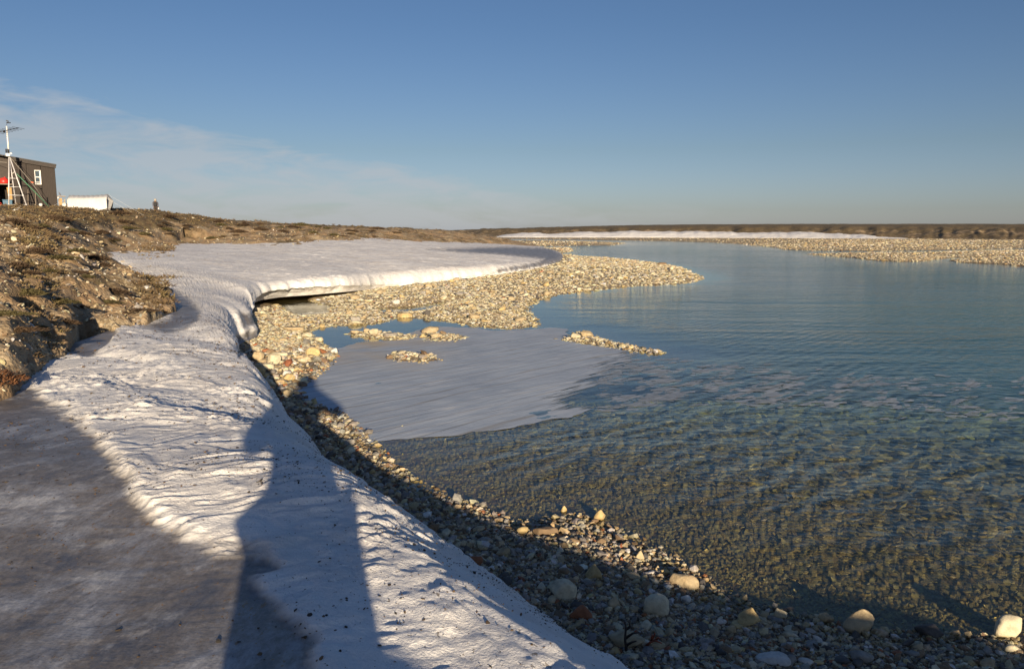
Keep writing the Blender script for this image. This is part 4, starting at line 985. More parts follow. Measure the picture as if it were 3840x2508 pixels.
fl = hthing('flag_tape', hx(120), MY + .17, hz(694), 'strip of orange tape tied on the guy wire', 'tape')
MB().box((0, 0, 0), (.16, .02, .06), ry(.2)).build('strip', ORANGE, fl)
# ------------------------------------------------------------------ workbench, canvas tent
wb = hthing('workbench', hx(228), -.3, GZ(hx(228), -.3), 'small makeshift timber workbench beside the right end of the hut', 'workbench')
zb = GZ(hx(228), -.3)
q = lambda X, Y: (hx(X) - hx(228), hz(Y) - zb)
MB().box((q(226, 738)[0], 0, q(226, 738)[1]), (.50, .40, .06)).build('top', WOODG, wb)
MB().box((q(213, 742)[0], -.1, q(213, 742)[1]), (.06, .1, .16)).build('end_block', WHITE, wb)
for dx in (-.2, .16): MB().box((dx, .12, q(0, 742)[1] / 2 - .05), (.07, .07, q(0, 742)[1] - .1)).build('leg', WOODG, wb)
MB().box((q(223, 757)[0], .04, q(223, 757)[1]), (.17, .05, .50)).build('chipboard', OSB, wb)
MB().box((.03, .15, .32), (.36, .05, .5)).build('back_panel', DARKIN, wb)
pl_ = hthing('plank', hx(237), -.62, GZ(hx(237), -.62), 'pale cream board leaning on the workbench', 'plank')
MB().box((0, .09, .36), (.15, .03, .74), rx(-.22) @ ry(-.13)).build('board', WOODP, pl_)
bag = hthing('rubbish_bag', hx(245), -.25, GZ(hx(245), -.25), 'slumped black rubbish bag behind the leaning board', 'bag')
MB().lathe((0, 0, 0), [(.10, -.05), (.17, .05), (.17, .2), (.12, .4), (.06, .55), (.02, .62)], 14, 1, .8).build('body', BLACK, bag, True)
MB().lathe((.10, 0, .02), [(.05, -.05), (.13, .03), (.12, .12), (.05, .18)], 12).build('fold', BLACK, bag, True)
ball = hthing('buoy', hx(259), -.45, GZ(hx(259), -.45) + .02, 'round black buoy on a short post left of the white tent', 'buoy')
MB().lathe((0, 0, .16), [(.03, -.02), (.12, .03), (.15, .12), (.12, .21), (.03, .25)], 16).build('float', BLACK, ball, True); MB().tube([(0, 0, -.1), (0, 0, .2)], .05, 8).build('post', BLACK, ball, True)
tap = hthing('bird', hx(221), -.3, hz(736), 'small grey bird perched on the workbench top', 'bird')
def skinned(name, joints, edges, mat, parent=None, sub=2, loc=None, skin_at=None):
    names = list(joints); idx = {k: i for i, k in enumerate(names)}
    me = bpy.data.meshes.new(name); me.from_pydata([joints[k][0] for k in names], [(idx[a], idx[b]) for a, b in edges], []); me.update()
    o = bpy.data.objects.new(name, me); COL.objects.link(o); me.materials.append(mat)
    sk = o.modifiers.new('skin', 'SKIN'); sk.use_smooth_shade = True
    for i, k in enumerate(names):
        r = joints[k][1]; me.skin_vertices[0].data[i].radius = r if isinstance(r, tuple) else (r, r)
    me.skin_vertices[0].data[0].use_root = True
    s_ = o.modifiers.new('sub', 'SUBSURF'); s_.levels = sub; s_.render_levels = sub
    if skin_at:
        dg = bpy.context.evaluated_depsgraph_get(); m2 = bpy.data.meshes.new_from_object(o.evaluated_get(dg)); o.modifiers.clear(); o.data = m2
        m2.materials.clear(); m2.materials.append(mat); m2.materials.append(skin_at[0])
        for p in m2.polygons:
            p.use_smooth = True; p.material_index = 1 if skin_at[1](p.center) else 0
    if parent: o.parent = parent
    if loc: o.location = loc
    return o
BIRDG = plain('grey_feathers', (.16, .17, .19), .8, .3, 30)
skinned('body', {'a': ((0, 0, .12), .045), 'b': ((-.03, 0, .20), .04), 'h': ((-.045, 0, .255), .03), 'k': ((-.085, 0, .25), .008), 't': ((.05, 0, .05), .03), 'u': ((.09, 0, -.02), .015)},
        [('a', 'b'), ('b', 'h'), ('h', 'k'), ('a', 't'), ('t', 'u')], BIRDG, tap, 1)
q_ = MB(); q_.tube([(.0, -.015, .10), (.0, -.015, 0)], .006, 5); q_.tube([(.0, .015, .10), (.0, .015, 0)], .006, 5); q_.build('legs', BLACK, tap)

R_T = 61.0
T0 = PR(335, 782, R_T); ta = math.atan2(T0[0], T0[1])
tent = empty('canvas_tent', (T0[0], T0[1], T0[2] - .15), -ta + math.radians(-6))
tag(tent, 'white canvas wall tent standing behind the crest right of the hut', 'tent')
ux = R_T / 990 / 3.75; uz = R_T / 870 / 3.7545
CANV, ct, cbm = new_mat('white_canvas'); cbm.inputs['Roughness'].default_value = .85
ct.links.new(ramp(ct, noise(ct, objc(ct, (1, 1, .6)), 2.0, 4), [(.3, (.54, .54, .54)), (.7, (.62, .62, .62))]), cbm.inputs['Base Color'])
ct.links.new(bump(ct, noise(ct, objc(ct, (2.5, 1, .6)), 1.6, 3), .4, .05), cbm.inputs['Normal'])
tl, tr_ = (266 - 335) * ux, (408 - 335) * ux
hw, hr = .75, (782 - 730) * uz + .15
wd = 2.6
me_ = MB()
n_ = 30
vs = []
for i in range(n_ + 1):
    x = tl + (tr_ - tl) * i / n_; sag = .05 * math.sin(math.pi * i / n_) + .02 * math.sin(i * 1.7)
    dz = .10 * (i / n_) - .08
    vs += [(x, -wd / 2, -.4), (x, -wd / 2 + .02 * math.sin(i * 2.1), hw + dz), (x, -wd / 4 - .02, (hw + hr) / 2 - sag * .6 + dz), (x, 0, hr - sag + dz), (x, wd / 4, (hw + hr) / 2 - sag * .6 + dz), (x, wd / 2, hw + dz), (x, wd / 2, -.4)]
fs_ = [(i * 7 + j, (i + 1) * 7 + j, (i + 1) * 7 + j + 1, i * 7 + j + 1) for i in range(n_) for j in range(6)]
MB().add(vs, fs_).build('canvas', CANV, tent, True)
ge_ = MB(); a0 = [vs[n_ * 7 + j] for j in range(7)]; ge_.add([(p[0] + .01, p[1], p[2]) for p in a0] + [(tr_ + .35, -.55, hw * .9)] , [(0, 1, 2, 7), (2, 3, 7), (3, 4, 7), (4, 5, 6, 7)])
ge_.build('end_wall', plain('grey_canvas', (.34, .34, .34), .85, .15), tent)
a0 = [vs[j] for j in range(7)]; MB().add([(p[0] - .01, p[1], p[2]) for p in a0], [(6, 5, 4, 3, 2, 1, 0)]).build('end_wall', CANV, tent)
po = MB(); po.box(((255 - 335) * ux, -1.2, .12), (.25, .5, .62)); po.build('porch', CANV, tent, bev=.05)
for i, (s0, e0) in enumerate([((tl, -1.2, hw), (tl - .9, -1.7, .2)), ((tr_, -1.2, hw + .05), (tr_ + 1.5, -1.8, -.1)), ((tr_, 0, hr), (tr_ + 2.2, -.6, -.3))]):
    MB().tube([s0, e0], .0035, 5).build('guy_rope', WHITE, tent)

# ------------------------------------------------------------------ people
SKIN_M = plain('skin', (.42, .26, .18), .55, .1); VEST = plain('black_vest', (.022, .023, .028), .8, .3, 12); SLEEVE = plain('grey_blue_sleeve', (.13, .14, .19), .85, .2, 12)
TROUS = plain('dark_brown_trousers', (.05, .037, .033), .85, .2, 12); HAIR = plain('grey_hair', (.36, .33, .29), .7, .2, 30); BOOT = plain('boot_rubber', (.03, .028, .025), .7, .2); PARKA = plain('olive_parka', (.10, .10, .07), .85, .2, 12)
pr = 92.0
p0 = PR(584, 790, pr); head_z = PR(584, 746, pr)[2]
pz = head_z - 1.78
pa = math.atan2(p0[0], p0[1])
person = empty('person', (p0[0], p0[1], pz), -pa + .15)
tag(person, 'distant person in a black vest walking away over the crest of the bluff', 'person')
J = {'pelvis': ((0, 0, .98), (.15, .11)), 'waist': ((0, 0, 1.14), (.145, .11)), 'chest': ((0, -.01, 1.34), (.18, .12)), 'neck': ((0, .0, 1.50), .075), 'head': ((.01, -.02, 1.63), (.12, .125)), 'crown': ((.01, -.02, 1.72), .10),
     'ls': ((-.21, 0, 1.45), .08), 'le': ((-.25, .03, 1.16), .048), 'lw': ((-.20, -.10, .96), .034), 'lh': ((-.19, -.13, .88), .032),
     'rs': ((.21, 0, 1.45), .08), 're': ((.25, .06, 1.16), .048), 'rw': ((.27, .01, .92), .034), 'rh': ((.27, -.02, .83), .032),
     'lk': ((-.10, -.12, .52), .07), 'la': ((-.11, -.02, .09), .045), 'lt': ((-.12, -.16, .04), .04), 'rk': ((.10, .02, .52), .07), 'ra': ((.10, .16, .12), .045), 'rt': ((.11, .04, .04), .04),
     'lp': ((-.09, 0, .92), .095), 'rp': ((.09, 0, .92), .095)}
E = [('pelvis', 'waist'), ('waist', 'chest'), ('chest', 'neck'), ('neck', 'head'), ('head', 'crown'), ('chest', 'ls'), ('ls', 'le'), ('le', 'lw'), ('lw', 'lh'), ('chest', 'rs'), ('rs', 're'), ('re', 'rw'), ('rw', 'rh'),
     ('pelvis', 'lp'), ('lp', 'lk'), ('lk', 'la'), ('la', 'lt'), ('pelvis', 'rp'), ('rp', 'rk'), ('rk', 'ra'), ('ra', 'rt')]
skinned('body', J, E, TROUS, person, 2, skin_at=(SKIN_M, lambda c: c.z > 1.52 or (c.z < .95 and abs(c.x) > .165 and c.z > .75)))
def sub(keys, grow): return {k: (J[k][0], tuple(q + grow for q in J[k][1]) if isinstance(J[k][1], tuple) else J[k][1] + grow) for k in keys}
def ed(keys): return [e for e in E if e[0] in keys and e[1] in keys]
k_ = ['pelvis', 'waist', 'chest', 'neck', 'ls', 'rs']; jj = sub(k_, .06); jj['neck'] = ((0, 0, 1.47), .12); jj['ls'] = ((-.17, 0, 1.44), .115); jj['rs'] = ((.17, 0, 1.44), .115); skinned('vest', jj, ed(k_), VEST, person)
for a_ in 'lr':
    k_ = [a_ + 's', a_ + 'e', a_ + 'w']; skinned('sleeve', sub(k_, .03), ed(k_), SLEEVE, person)
k_ = ['pelvis', 'lp', 'lk', 'la', 'rp', 'rk', 'ra']; skinned('trousers', sub(k_, .04), ed(k_), TROUS, person)
MB().lathe((.01, -.015, 1.70), [(.125, -.13), (.145, -.03), (.14, .04), (.09, .10), (.02, .12)], 16).build('hair', HAIR, person, True)
for a_ in 'lr': MB().box((J[a_ + 'a'][0][0], J[a_ + 'a'][0][1] - .06, J[a_ + 'a'][0][2] - .03), (.11, .27, .10)).build('boot', BOOT, person, bev=.03)
MB().box((.285, -.03, .78), (.10, .05, .14)).build('white_bag', WHITE, person, bev=.02)
# the photographer, whose shadow lies across the snow and the slush
sz = snow_z(0.0, -.26)
tall = H + .17 - sz
k = tall / 1.76
ph = empty('person', (.03, -.26, sz)); tag(ph, 'person in an olive parka on the snow behind the camera, holding up a phone', 'person')
ph.scale = (1, 1, 1)
J = {'pelvis': ((-.03, 0, .97 * k), (.21, .14)), 'waist': ((-.02, 0, 1.14 * k), (.21, .14)), 'chest': ((0, -.01, 1.36 * k), (.22, .15)), 'neck': ((0, 0, 1.50 * k), .075), 'head': ((0, .0, 1.64 * k), (.115, .115)), 'crown': ((0, 0, 1.71 * k), .09),
     'ls': ((-.22, 0, 1.37 * k), .10), 'le': ((-.36, .04, 1.20 * k), .075), 'lw': ((-.22, .17, 1.52 * k), .042), 'rs': ((.22, 0, 1.37 * k), .10), 're': ((.46, .02, 1.20 * k), .075), 'rw': ((.03, .17, 1.52 * k), .042),
     'lp': ((-.13, 0, .90 * k), .13), 'rp': ((.11, 0, .90 * k), .13), 'lk': ((-.13, .03, .50 * k), .135), 'la': ((-.18, -.02, .10), .06), 'lt': ((-.18, .14, .05), .045), 'rk': ((.11, .03, .50 * k), .125), 'ra': ((.16, -.02, .10), .06), 'rt': ((.18, .14, .05), .045)}
E = [e for e in E if e[1] not in ('lh', 'rh')]
skinned('body', J, E, TROUS, ph, 2, skin_at=(SKIN_M, lambda c: c.z > 1.5 * k))
k_ = ['pelvis', 'waist', 'chest', 'neck', 'ls', 'le', 'lw', 'rs', 're', 'rw']; jj = sub(k_, .022); skinned('parka', jj, ed(k_), PARKA, ph)
k_ = ['pelvis', 'lp', 'lk', 'la', 'rp', 'rk', 'ra']; skinned('trousers', sub(k_, .014), ed(k_), TROUS, ph)
MB().lathe((0, -.01, 1.66 * k), [(.145, -.10), (.155, -.02), (.145, .06), (.10, .12), (.03, .15)], 18).build('knit_hat', TROUS, ph, True)
for s_ in (-1, 1):
    hp = Vector((s_ * .105 - .10, .195, H - sz - .01)); pm = MB(); pm.lathe(hp, [(.012, -.05), (.036, -.035), (.04, .01), (.03, .045), (.01, .05)], 10, .55, 1.0)
    for i in range(4):
        b_ = hp + Vector((-s_ * .005, .02, .028 - .021 * i)); pm.tube([b_, b_ + Vector((-s_ * .018, .022, .002)), b_ + Vector((-s_ * .042, .018, .002))], [.0095, .009, .007], 6)
    pm.tube([hp + Vector((0, -.02, .03)), hp + Vector((-s_ * .02, -.022, .05)), hp + Vector((-s_ * .04, -.012, .055))], [.012, .011, .008], 6)
    pm.build('hand', SKIN_M, ph, True)
for a_ in 'lr': MB().box((J[a_ + 'a'][0][0], .04, .05), (.12, .31, .12)).build('boot', BOOT, ph, bev=.03)
phn = MB().box((0, -.032, H), (.155, .009, .075)).build('phone', BLACK, None, bev=.004); tag(phn, 'black phone held up by the photographer', 'phone')

# ------------------------------------------------------------------ stones one can point at
def shaped(seed, kind, sub=3):
    g = np.random.default_rng(seed)
    if kind == 'peak':
        v, f = chunk(seed, sub, 9, 1.0, .72); t = np.clip((v[:, 2] + .5) / 1.5, 0, 1); v[:, :2] *= (1 - .66 * t)[:, None]; v[:, 0] += .14 * t; v[:, 2] += .25
    elif kind == 'round':
        v, f = chunk(seed, sub, 11, .78, .80); v = v * (1 + .10 * fbm(v[:, 0] * 1.6 + seed, v[:, 1] * 1.6 + v[:, 2], 3, seed % 50))[:, None]
    elif kind == 'slab':
        v, f = chunk(seed, sub, 9, 1.0, .72); v[:, 2] = np.sign(v[:, 2]) * np.minimum(np.abs(v[:, 2]), .55) * .42
    elif kind == 'block': v, f = chunk(seed, sub, 12, .8, .62)
    else: v, f = chunk(seed, sub, 9, .6, .75)
    m = np.abs(v[:, :2]).max(); return v / m, f
NST = [0]
def stone(X, Y, wpx, hpx, kind, colr, label, rot=0.0, name='stone', group=None, base=None, tiltx=0.0, top=None):
    NST[0] += 1; sd = 500 + NST[0] * 7
    p = hit(X, Y + hpx * .35) if base is None else Vector(base)
    dep = p.y * CP - (p.z - H) * SP
    rad = wpx / 3.75 / 2 * dep / F
    v, f = shaped(sd, kind)
    hh = hpx / 3.75 / 2 * dep / F; zz = (v[:, 2].max() - v[:, 2].min()) / 2
    v = v * np.array([rad, rad * (.85 if kind != 'slab' else .7), hh * 1.12 / zz])
    a = rot; R = np.array(Matrix.Rotation(a, 3, 'Z') @ Matrix.Rotation(tiltx, 3, 'X')); 
    v = v @ R.T
    g_ = np.random.default_rng(sd); c = np.array(PAL[colr]) * g_.uniform(.9, 1.1)
    o = mesh_obj(name, v, f, STONE, attrs={'tint': np.tile(c, (len(v), 1))})
    o.location = (p.x, p.y + rad * .5, max(p.z, -.12) + hh * .62)
    if top is not None: o.location.z = top - v[:, 2].max()
    tag(o, label, 'stone', group); return o
STN = [
 (2226, 2161, 67, 60, 'peak', 'gold', 'sharp peaked golden stone standing at the sunlit edge of the near gravel'),
 (2115, 2225, 105, 76, 'round', 'cream', 'large smooth pale boulder in shade left of the peaked golden stone'),
 (2179, 2315, 92, 54, 'peak', 'rust', 'rust red wedge stone touching the edge of the snow'),
 (2468, 2292, 104, 86, 'round', 'cream', 'big rounded cream boulder half lit on the near gravel'),
 (2569, 2198, 118, 50, 'slab', 'tan', 'broad flat tan slab at the waterline above the round cream boulder'),
 (2493, 2154, 42, 28, 'block', 'gold', 'small sunlit golden block left of the broad tan slab'),
 (2464, 2142, 24, 22, 'peak', 'tan', 'small upright tan chip beside the golden block'),
 (2300, 2272, 60, 46, 'block', 'tan', 'blunt tan block in shade between the red wedge and the cream boulder'),
 (2354, 2418, 140, 70, 'round', 'tan', 'long tan boulder partly buried in the snow edge behind the twigs'),
 (2293, 2381, 30, 24, 'peak', 'white', 'small white pointed stone just above the buried tan boulder'),
 (2569, 2252, 50, 38, 'block', 'white', 'knobbly white stone below the broad tan slab'),
 (2400, 2094, 36, 34, 'peak', 'tan', 'small pointed tan stone at the edge of the clear water'),
 (2276, 2095, 24, 14, 'block', 'rust', 'small rust orange stone above the peaked golden stone'),
 (2330, 2104, 18, 16, 'peak', 'rust', 'tiny pointed rust orange stone nearest the water'),
 (1813, 2039, 70, 26, 'slab', 'grey', 'flat pale grey slab lying in the shaded gravel'),
 (1890, 2076, 68, 32, 'other', 'tan', 'long tan and grey stone below the flat grey slab'),
 (1781, 2108, 60, 38, 'other', 'rust', 'dull dark red stone in the shaded gravel near the snow'),
 (1964, 1999, 58, 30, 'other', 'gold', 'sunlit golden stone left of the long flat slab'),
 (2043, 2005, 106, 30, 'slab', 'brown', 'long flat brown slab at the top of the sunlit gravel patch'),
 (2253, 1946, 54, 46, 'peak', 'gold', 'bright golden stone standing alone in the shallow water'),
 (2114, 1915, 26, 24, 'peak', 'gold', 'small golden pointed stone beside the submerged slab'),
 (1622, 1988, 56, 46, 'other', 'brown', 'dark brown lumpy stone in the shaded gravel'),
 (1491, 1970, 66, 30, 'other', 'dark', 'black stone tucked against the snow edge'),
 (2813, 2338, 96, 70, 'peak', 'gold', 'broad pointed golden stone half in shadow at the waterline'),
 (2930, 2311, 52, 50, 'block', 'cream', 'upright squarish cream stone in the water edge right of the golden point'),
 (3103, 2327, 58, 40, 'round', 'tan', 'rounded tan stone in shallow water left of the big triangular stone'),
 (3239, 2360, 134, 76, 'peak', 'tan', 'big triangular tan boulder at the edge of the water'),
 (3496, 2379, 104, 56, 'round', 'dark', 'dark grey boulder awash right of the big triangular one'),
 (3800, 2373, 116, 96, 'round', 'cream', 'large cream boulder cut by the right edge of the photo'),
 (2911, 2490, 134, 40, 'other', 'white', 'long whitish stone at the bottom edge right of the twigs'),
 (3239, 2477, 106, 56, 'block', 'grey', 'grey white boulder at the bottom edge below the triangular stone'),
 (3025, 2490, 60, 26, 'other', 'white', 'small whitish stone at the bottom edge between two larger ones'),
 (2704, 2341, 50, 26, 'other', 'white', 'smooth white stone left of the broad pointed golden one'),
 (2747, 2368, 42, 30, 'round', 'tan', 'small round tan stone under the smooth white stone'),
 (3098, 2366, 34, 24, 'round', 'cream', 'small cream pebble left of the big triangular boulder'),
 (3140, 2366, 34, 24, 'block', 'tan', 'small tan block touching the big triangular boulder'),
 (3365, 2461, 48, 24, 'other', 'rust', 'orange brown stone near the bottom right of the photo'),
 (3561, 2447, 28, 26, 'block', 'grey', 'small grey stone alone in the dark shallows at lower right'),
 (1395, 1775, 26, 18, 'other', 'gold', 'small golden stone alone at the shore of the clear water'),
 (968, 1343, 48, 36, 'block', 'tan', 'tan block beside the snow edge on the sunlit beach'),
 (1026, 1352, 58, 40, 'slab', 'cream', 'pale tilted slab in the group of slabs near the snow'),
 (1038, 1332, 78, 16, 'slab', 'cream', 'long thin cream slab above the pale tilted slab'),
 (985, 1382, 78, 26, 'slab', 'cream', 'long cream slab lying on the golden block'),
 (970, 1403, 56, 36, 'block', 'gold', 'golden block at the very edge of the snow'),
 (1080, 1418, 50, 28, 'other', 'gold', 'golden stone with a flat top below the long slabs'),
 (1048, 1436, 40, 22, 'other', 'tan', 'smaller tan stone below the flat topped golden one'),
 (1077, 1481, 42, 26, 'round', 'tan', 'rounded tan stone above the dark shaded gravel'),
 (1092, 1237, 88, 24, 'slab', 'tan', 'long flat tan slab by the brown pool'),
 (1171, 1324, 62, 36, 'other', 'gold', 'broad golden stone at the shore of the slush'),
 (1150, 1258, 40, 30, 'other', 'cream', 'bright cream stone beside the blue channel'),
 (1198, 1275, 42, 18, 'slab', 'cream', 'flat cream stone below the bright one'),
 (1253, 1319, 30, 22, 'other', 'white', 'whitish stone at the tip of the beach in the slush'),
 (1403, 1248, 46, 30, 'block', 'cream', 'largest cream stone of the islet in the blue channel'),
 (1375, 1242, 26, 24, 'round', 'tan', 'small round stone left of the largest islet stone'),
 (1328, 1251, 38, 18, 'other', 'tan', 'low tan stone at the left end of the islet'),
 (1464, 1258, 60, 22, 'slab', 'grey', 'flat greyish stone at the right end of the islet'),
 (1517, 1184, 62, 22, 'other', 'gold', 'golden stone on the gravel spit by the blue puddles'),
 (1333, 1200, 40, 20, 'slab', 'grey', 'grey slab at the edge of the blue puddle'),
 (1599, 1176, 32, 22, 'round', 'dark', 'dark grey stone standing out on the cream gravel'),
 (1633, 1261, 46, 30, 'round', 'tan', 'rounded stone on the small brown islet in the slush'),
 (1584, 1263, 24, 20, 'peak', 'gold', 'small pointed golden stone left of the brown islet'),
 (1483, 1135, 34, 20, 'round', 'white', 'white stone on the gravel near the ice lip'),
 (1660, 1250, 30, 20, 'block', 'brown', 'brown block on top of the small brown islet'),
 (2200, 1256, 66, 34, 'block', 'tan', 'largest tan rock of the stone line in the calm water'),
 (2160, 1262, 40, 26, 'other', 'cream', 'cream rock at the left end of the stone line in the calm water'),
 (2485, 990, 40, 11, 'other', 'brown', 'single brown rock breaking the river surface beyond the gravel point'),
]
for i, q in enumerate(STN): stone(*q[:3], q[3] * (.68 if 1235 < q[1] < 1270 else 1), *q[4:7], rot=(i * 1.37) % 0.9 - .45)
stone(2073, 1890, 96, 30, 'slab', 'brown', 'flat brown slab lying under the shallow water beside the small golden point', base=tuple(hit(2073, 1890)), top=-.015)
stone(3687, 2250, 190, 90, 'slab', 'tan', 'huge tan slab lying under the clear water at lower right', base=tuple(hit(3687, 2270)), top=-.02)

def many(n, xr, yr, keep, wr, mix, group, labfmt, seed, zref=.08):
    g = np.random.default_rng(seed); x, y, z, r = sample(n * 14, xr, yr, keep, g, zref); cnt = 0
    cols, names = palette(len(x), mix, g); protos = {}
    for i in range(len(x)):
        if cnt >= n: break
        kind = ['other', 'slab', 'block', 'slab', 'other', 'slab', 'round'][g.integers(0, 7)]; key = (kind, names[i], int(g.integers(0, 3)))
        rad = g.uniform(*wr)
        if key not in protos:
            v, f = shaped(seed * 31 + len(protos), kind, 2); cc = np.array(PAL[names[i]]) * g.uniform(.85, 1.1)
            o = mesh_obj('stone', v, f, STONE, attrs={'tint': np.tile(cc, (len(v), 1))}); protos[key] = o
        else:
            o = protos[key].copy(); COL.objects.link(o)
        hs = rad * g.uniform(.6, .95)
        o.location = (x[i], y[i], z[i] + hs * (.22 if kind == 'slab' else .35)); o.scale = (rad, rad * g.uniform(.75, 1), hs); o.rotation_euler = (g.normal(0, .15), g.normal(0, .15), g.uniform(0, 6.28))
        cn = {'tan': 'tan', 'cream': 'cream', 'grey': 'grey', 'white': 'whitish', 'brown': 'brown', 'dark': 'dark grey', 'rust': 'rust coloured', 'gold': 'golden'}[names[i]]
        kn = {'other': 'angular', 'slab': 'flat', 'block': 'blocky', 'round': 'rounded'}[kind]
        tag(o, labfmt.format(c=cn, k=kn), 'stone', group.format(c=cn, k=kn)); cnt += 1
many(80, (940, 1290), (1160, 1480), lambda X, Y, x, y, z, sd, isb, sn: (sd > .05) & (sn < -.15) & (isb < .4), (.05, .115), MIXB, '{c} {k} stones of the sunlit beach by the snow', '{c} {k} stone lying loose on the sunlit beach by the snow', 41)
many(80, (1300, 2640), (1010, 1240), lambda X, Y, x, y, z, sd, isb, sn: (sd > .05) & (sn < -.5) & (isb < .4), (.12, .22), {'cream': 5, 'tan': 5, 'gold': 2, 'grey': 1.2, 'dark': .8}, '{c} {k} stones of the middle gravel bar', '{c} {k} stone among the cobbles of the middle gravel bar', 42)
many(70, (1450, 3800), (1850, 2480), lambda X, Y, x, y, z, sd, isb, sn: (sd > .02) & (sn < -.1) & (isb < .4), (.035, .06), MIXG, '{c} {k} stones of the near gravel', '{c} {k} cobble in the fine gravel of the near beach', 43)

# ------------------------------------------------------------------ litter on the snow
def build_litter():
    g = np.random.default_rng(77); nr, nc = SNOW_TOP.shape[:2]
    i = g.integers(0, nr, 200000); j = (g.random(200000) ** .8 * (nc - 30) + 28).astype(int).clip(0, nc - 1)
    p = SNOW_TOP[i, j] + g.normal(0, .012, (200000, 3)) * np.array([1, 1, 0]); ic = SNOW_ICE[i, j]
    r = np.hypot(p[:, 0], p[:, 1]); dens = np.clip(.42 + .75 * fbm(p[:, 0] * 1.1, p[:, 1] * 1.1, 4, 301), 0, 1) ** 1.6
    k = (r < 15) & (p[:, 1] > .5) & (g.random(len(r)) < dens * (.35 + .5 * sstep(9, 4, r)) * np.where(ic > .5, .9, 1))
    p = p[k]; n = len(p)
    size = np.clip(np.exp(g.normal(math.log(.0034), .5, n)), .0015, .014) * np.clip(np.hypot(p[:, 0], p[:, 1]) / 5, .8, 2.2)
    c = np.array([[.055, .04, .028], [.10, .07, .04], [.16, .10, .05], [.04, .035, .03]])[g.integers(0, 4, n)]
    scatter('plant_litter', p[:, 0], p[:, 1], p[:, 2] - .002, size, c, 'dark specks of plant litter scattered on the near snow', 'litter', seed=12, sub=1, flat=.35, sink=.1)
build_litter()

# ------------------------------------------------------------------ plants
def leaf_mat(name, lo, hi):
    m, t, b = new_mat(name); n = noise(t, pos(t), 9, 3); t.links.new(ramp(t, n, [(.3, lo), (.7, hi)]), b.inputs['Base Color']); b.inputs['Roughness'].default_value = .85; return m
HEATH = leaf_mat('dwarf_shrub', (.032, .020, .012), (.10, .062, .034)); SEDGE = leaf_mat('dry_sedge', (.09, .07, .03), (.19, .14, .07)); MOSS = leaf_mat('olive_moss', (.05, .045, .016), (.12, .10, .04))
REDT = plain('red_twig', (.30, .075, .035), .7, .3, 40); DARKT = plain('dark_twig', (.035, .026, .022), .8, .3, 40)
def tuft_mesh(seed, n, rad, hgt, blade):
    g = np.random.default_rng(seed)
    a = g.uniform(0, 2 * math.pi, n); q = np.sqrt(g.random(n)); lob = 1 + .3 * np.sin(a * 2 + seed) + .2 * np.sin(a * 3 + 2 * seed)
    px = q * rad * np.cos(a) * lob; py = q * rad * np.sin(a) * lob * .8; pz = hgt * (1 - q ** 2) * g.uniform(.35, 1.05, n) - .02
    b0 = np.stack([px, py, pz], 1)
    d = np.stack([px / rad * .9 + g.normal(0, .45, n), py / rad * .9 + g.normal(0, .45, n), g.uniform(.15, 1.1, n)], 1); d /= np.linalg.norm(d, axis=1, keepdims=True)
    s = np.cross(d, g.normal(size=(n, 3))); s /= np.linalg.norm(s, axis=1, keepdims=True)
    L = blade * g.uniform(.5, 1.3, n)[:, None]; w = L * .16
    v = np.stack([b0 - s * w, b0 + s * w, b0 + d * L * .6 + s * w * .9, b0 + d * L], 1).reshape(-1, 3)
    i = np.arange(n)[:, None] * 4
    f = np.concatenate([i + np.array([[0, 1, 2]]), i + np.array([[0, 2, 3]])])
    return v, f
CLUMPS = [(48, 840), (97, 859), (154, 853), (225, 872), (267, 869), (306, 882), (380, 879), (470, 859), (64, 1001), (106, 1023), (32, 1030), (180, 1017), (142, 1046), (225, 975), (290, 953), (354, 975), (386, 998),
          (322, 1040), (402, 1139), (306, 1152), (598, 1136), (97, 1113), (225, 1136), (428, 1097), (20, 1180), (60, 1240), (150, 1230), (520, 1170), (250, 1210), (30, 900), (540, 880), (620, 862), (700, 850), (860, 858), (980, 862), (1060, 870)]
def build_shrubs():
    g = np.random.default_rng(91); lib = []
    for k in range(6):
        v, f = tuft_mesh(700 + k, 900, 1.0, .62, .28); lib.append(mesh_obj('dwarf_shrub', v, f, [HEATH, HEATH, MOSS][k % 3], smooth=False))
    used = set()
    pts = [(X, Y, None) for X, Y in CLUMPS]
    for _ in range(40):
        pts.append((g.uniform(0, 1500), None, g.uniform(0, 1)))
    for X, Y, u in pts:
        if Y is None:
            lo = np.interp(X, [0, 300, 330, 600, 1000, 1500], [1150, 1080, 930, 905, 885, 892]); hi = np.interp(X, [0, 600, 1000, 1500], [800, 800, 842, 862]); Y = hi + (lo - hi) * u ** 1.3
        p = hit(X, Y, 5, 120)
        if sdpoly(np.array([p.x]), np.array([p.y]), SNOW_POLY)[0] > .4 and p.z < 1.2: continue
        k = int(g.integers(0, 6)); r = math.hypot(p.x, p.y)
        if k in used: o = lib[k].copy(); COL.objects.link(o)
        else: o = lib[k]; used.add(k)
        s = g.uniform(.12, .26) * np.clip(r / 16, .75, 2.3); o.location = (p.x, p.y, p.z - .02); o.scale = (s * g.uniform(.9, 1.5), s * g.uniform(.8, 1.2), s * g.uniform(.4, .75)); o.rotation_euler = (0, 0, g.uniform(-.8, .8))
        if k % 3 == 2: tag(o, 'low olive brown moss hummock on the stony bluff', 'plant', 'olive moss hummocks on the bluff')
        else: tag(o, 'low dark brown heath clump on the stony bluff', 'plant', 'dark heath clumps on the bluff')
    for k in range(6):
        if k not in used: bpy.data.objects.remove(lib[k])
build_shrubs()
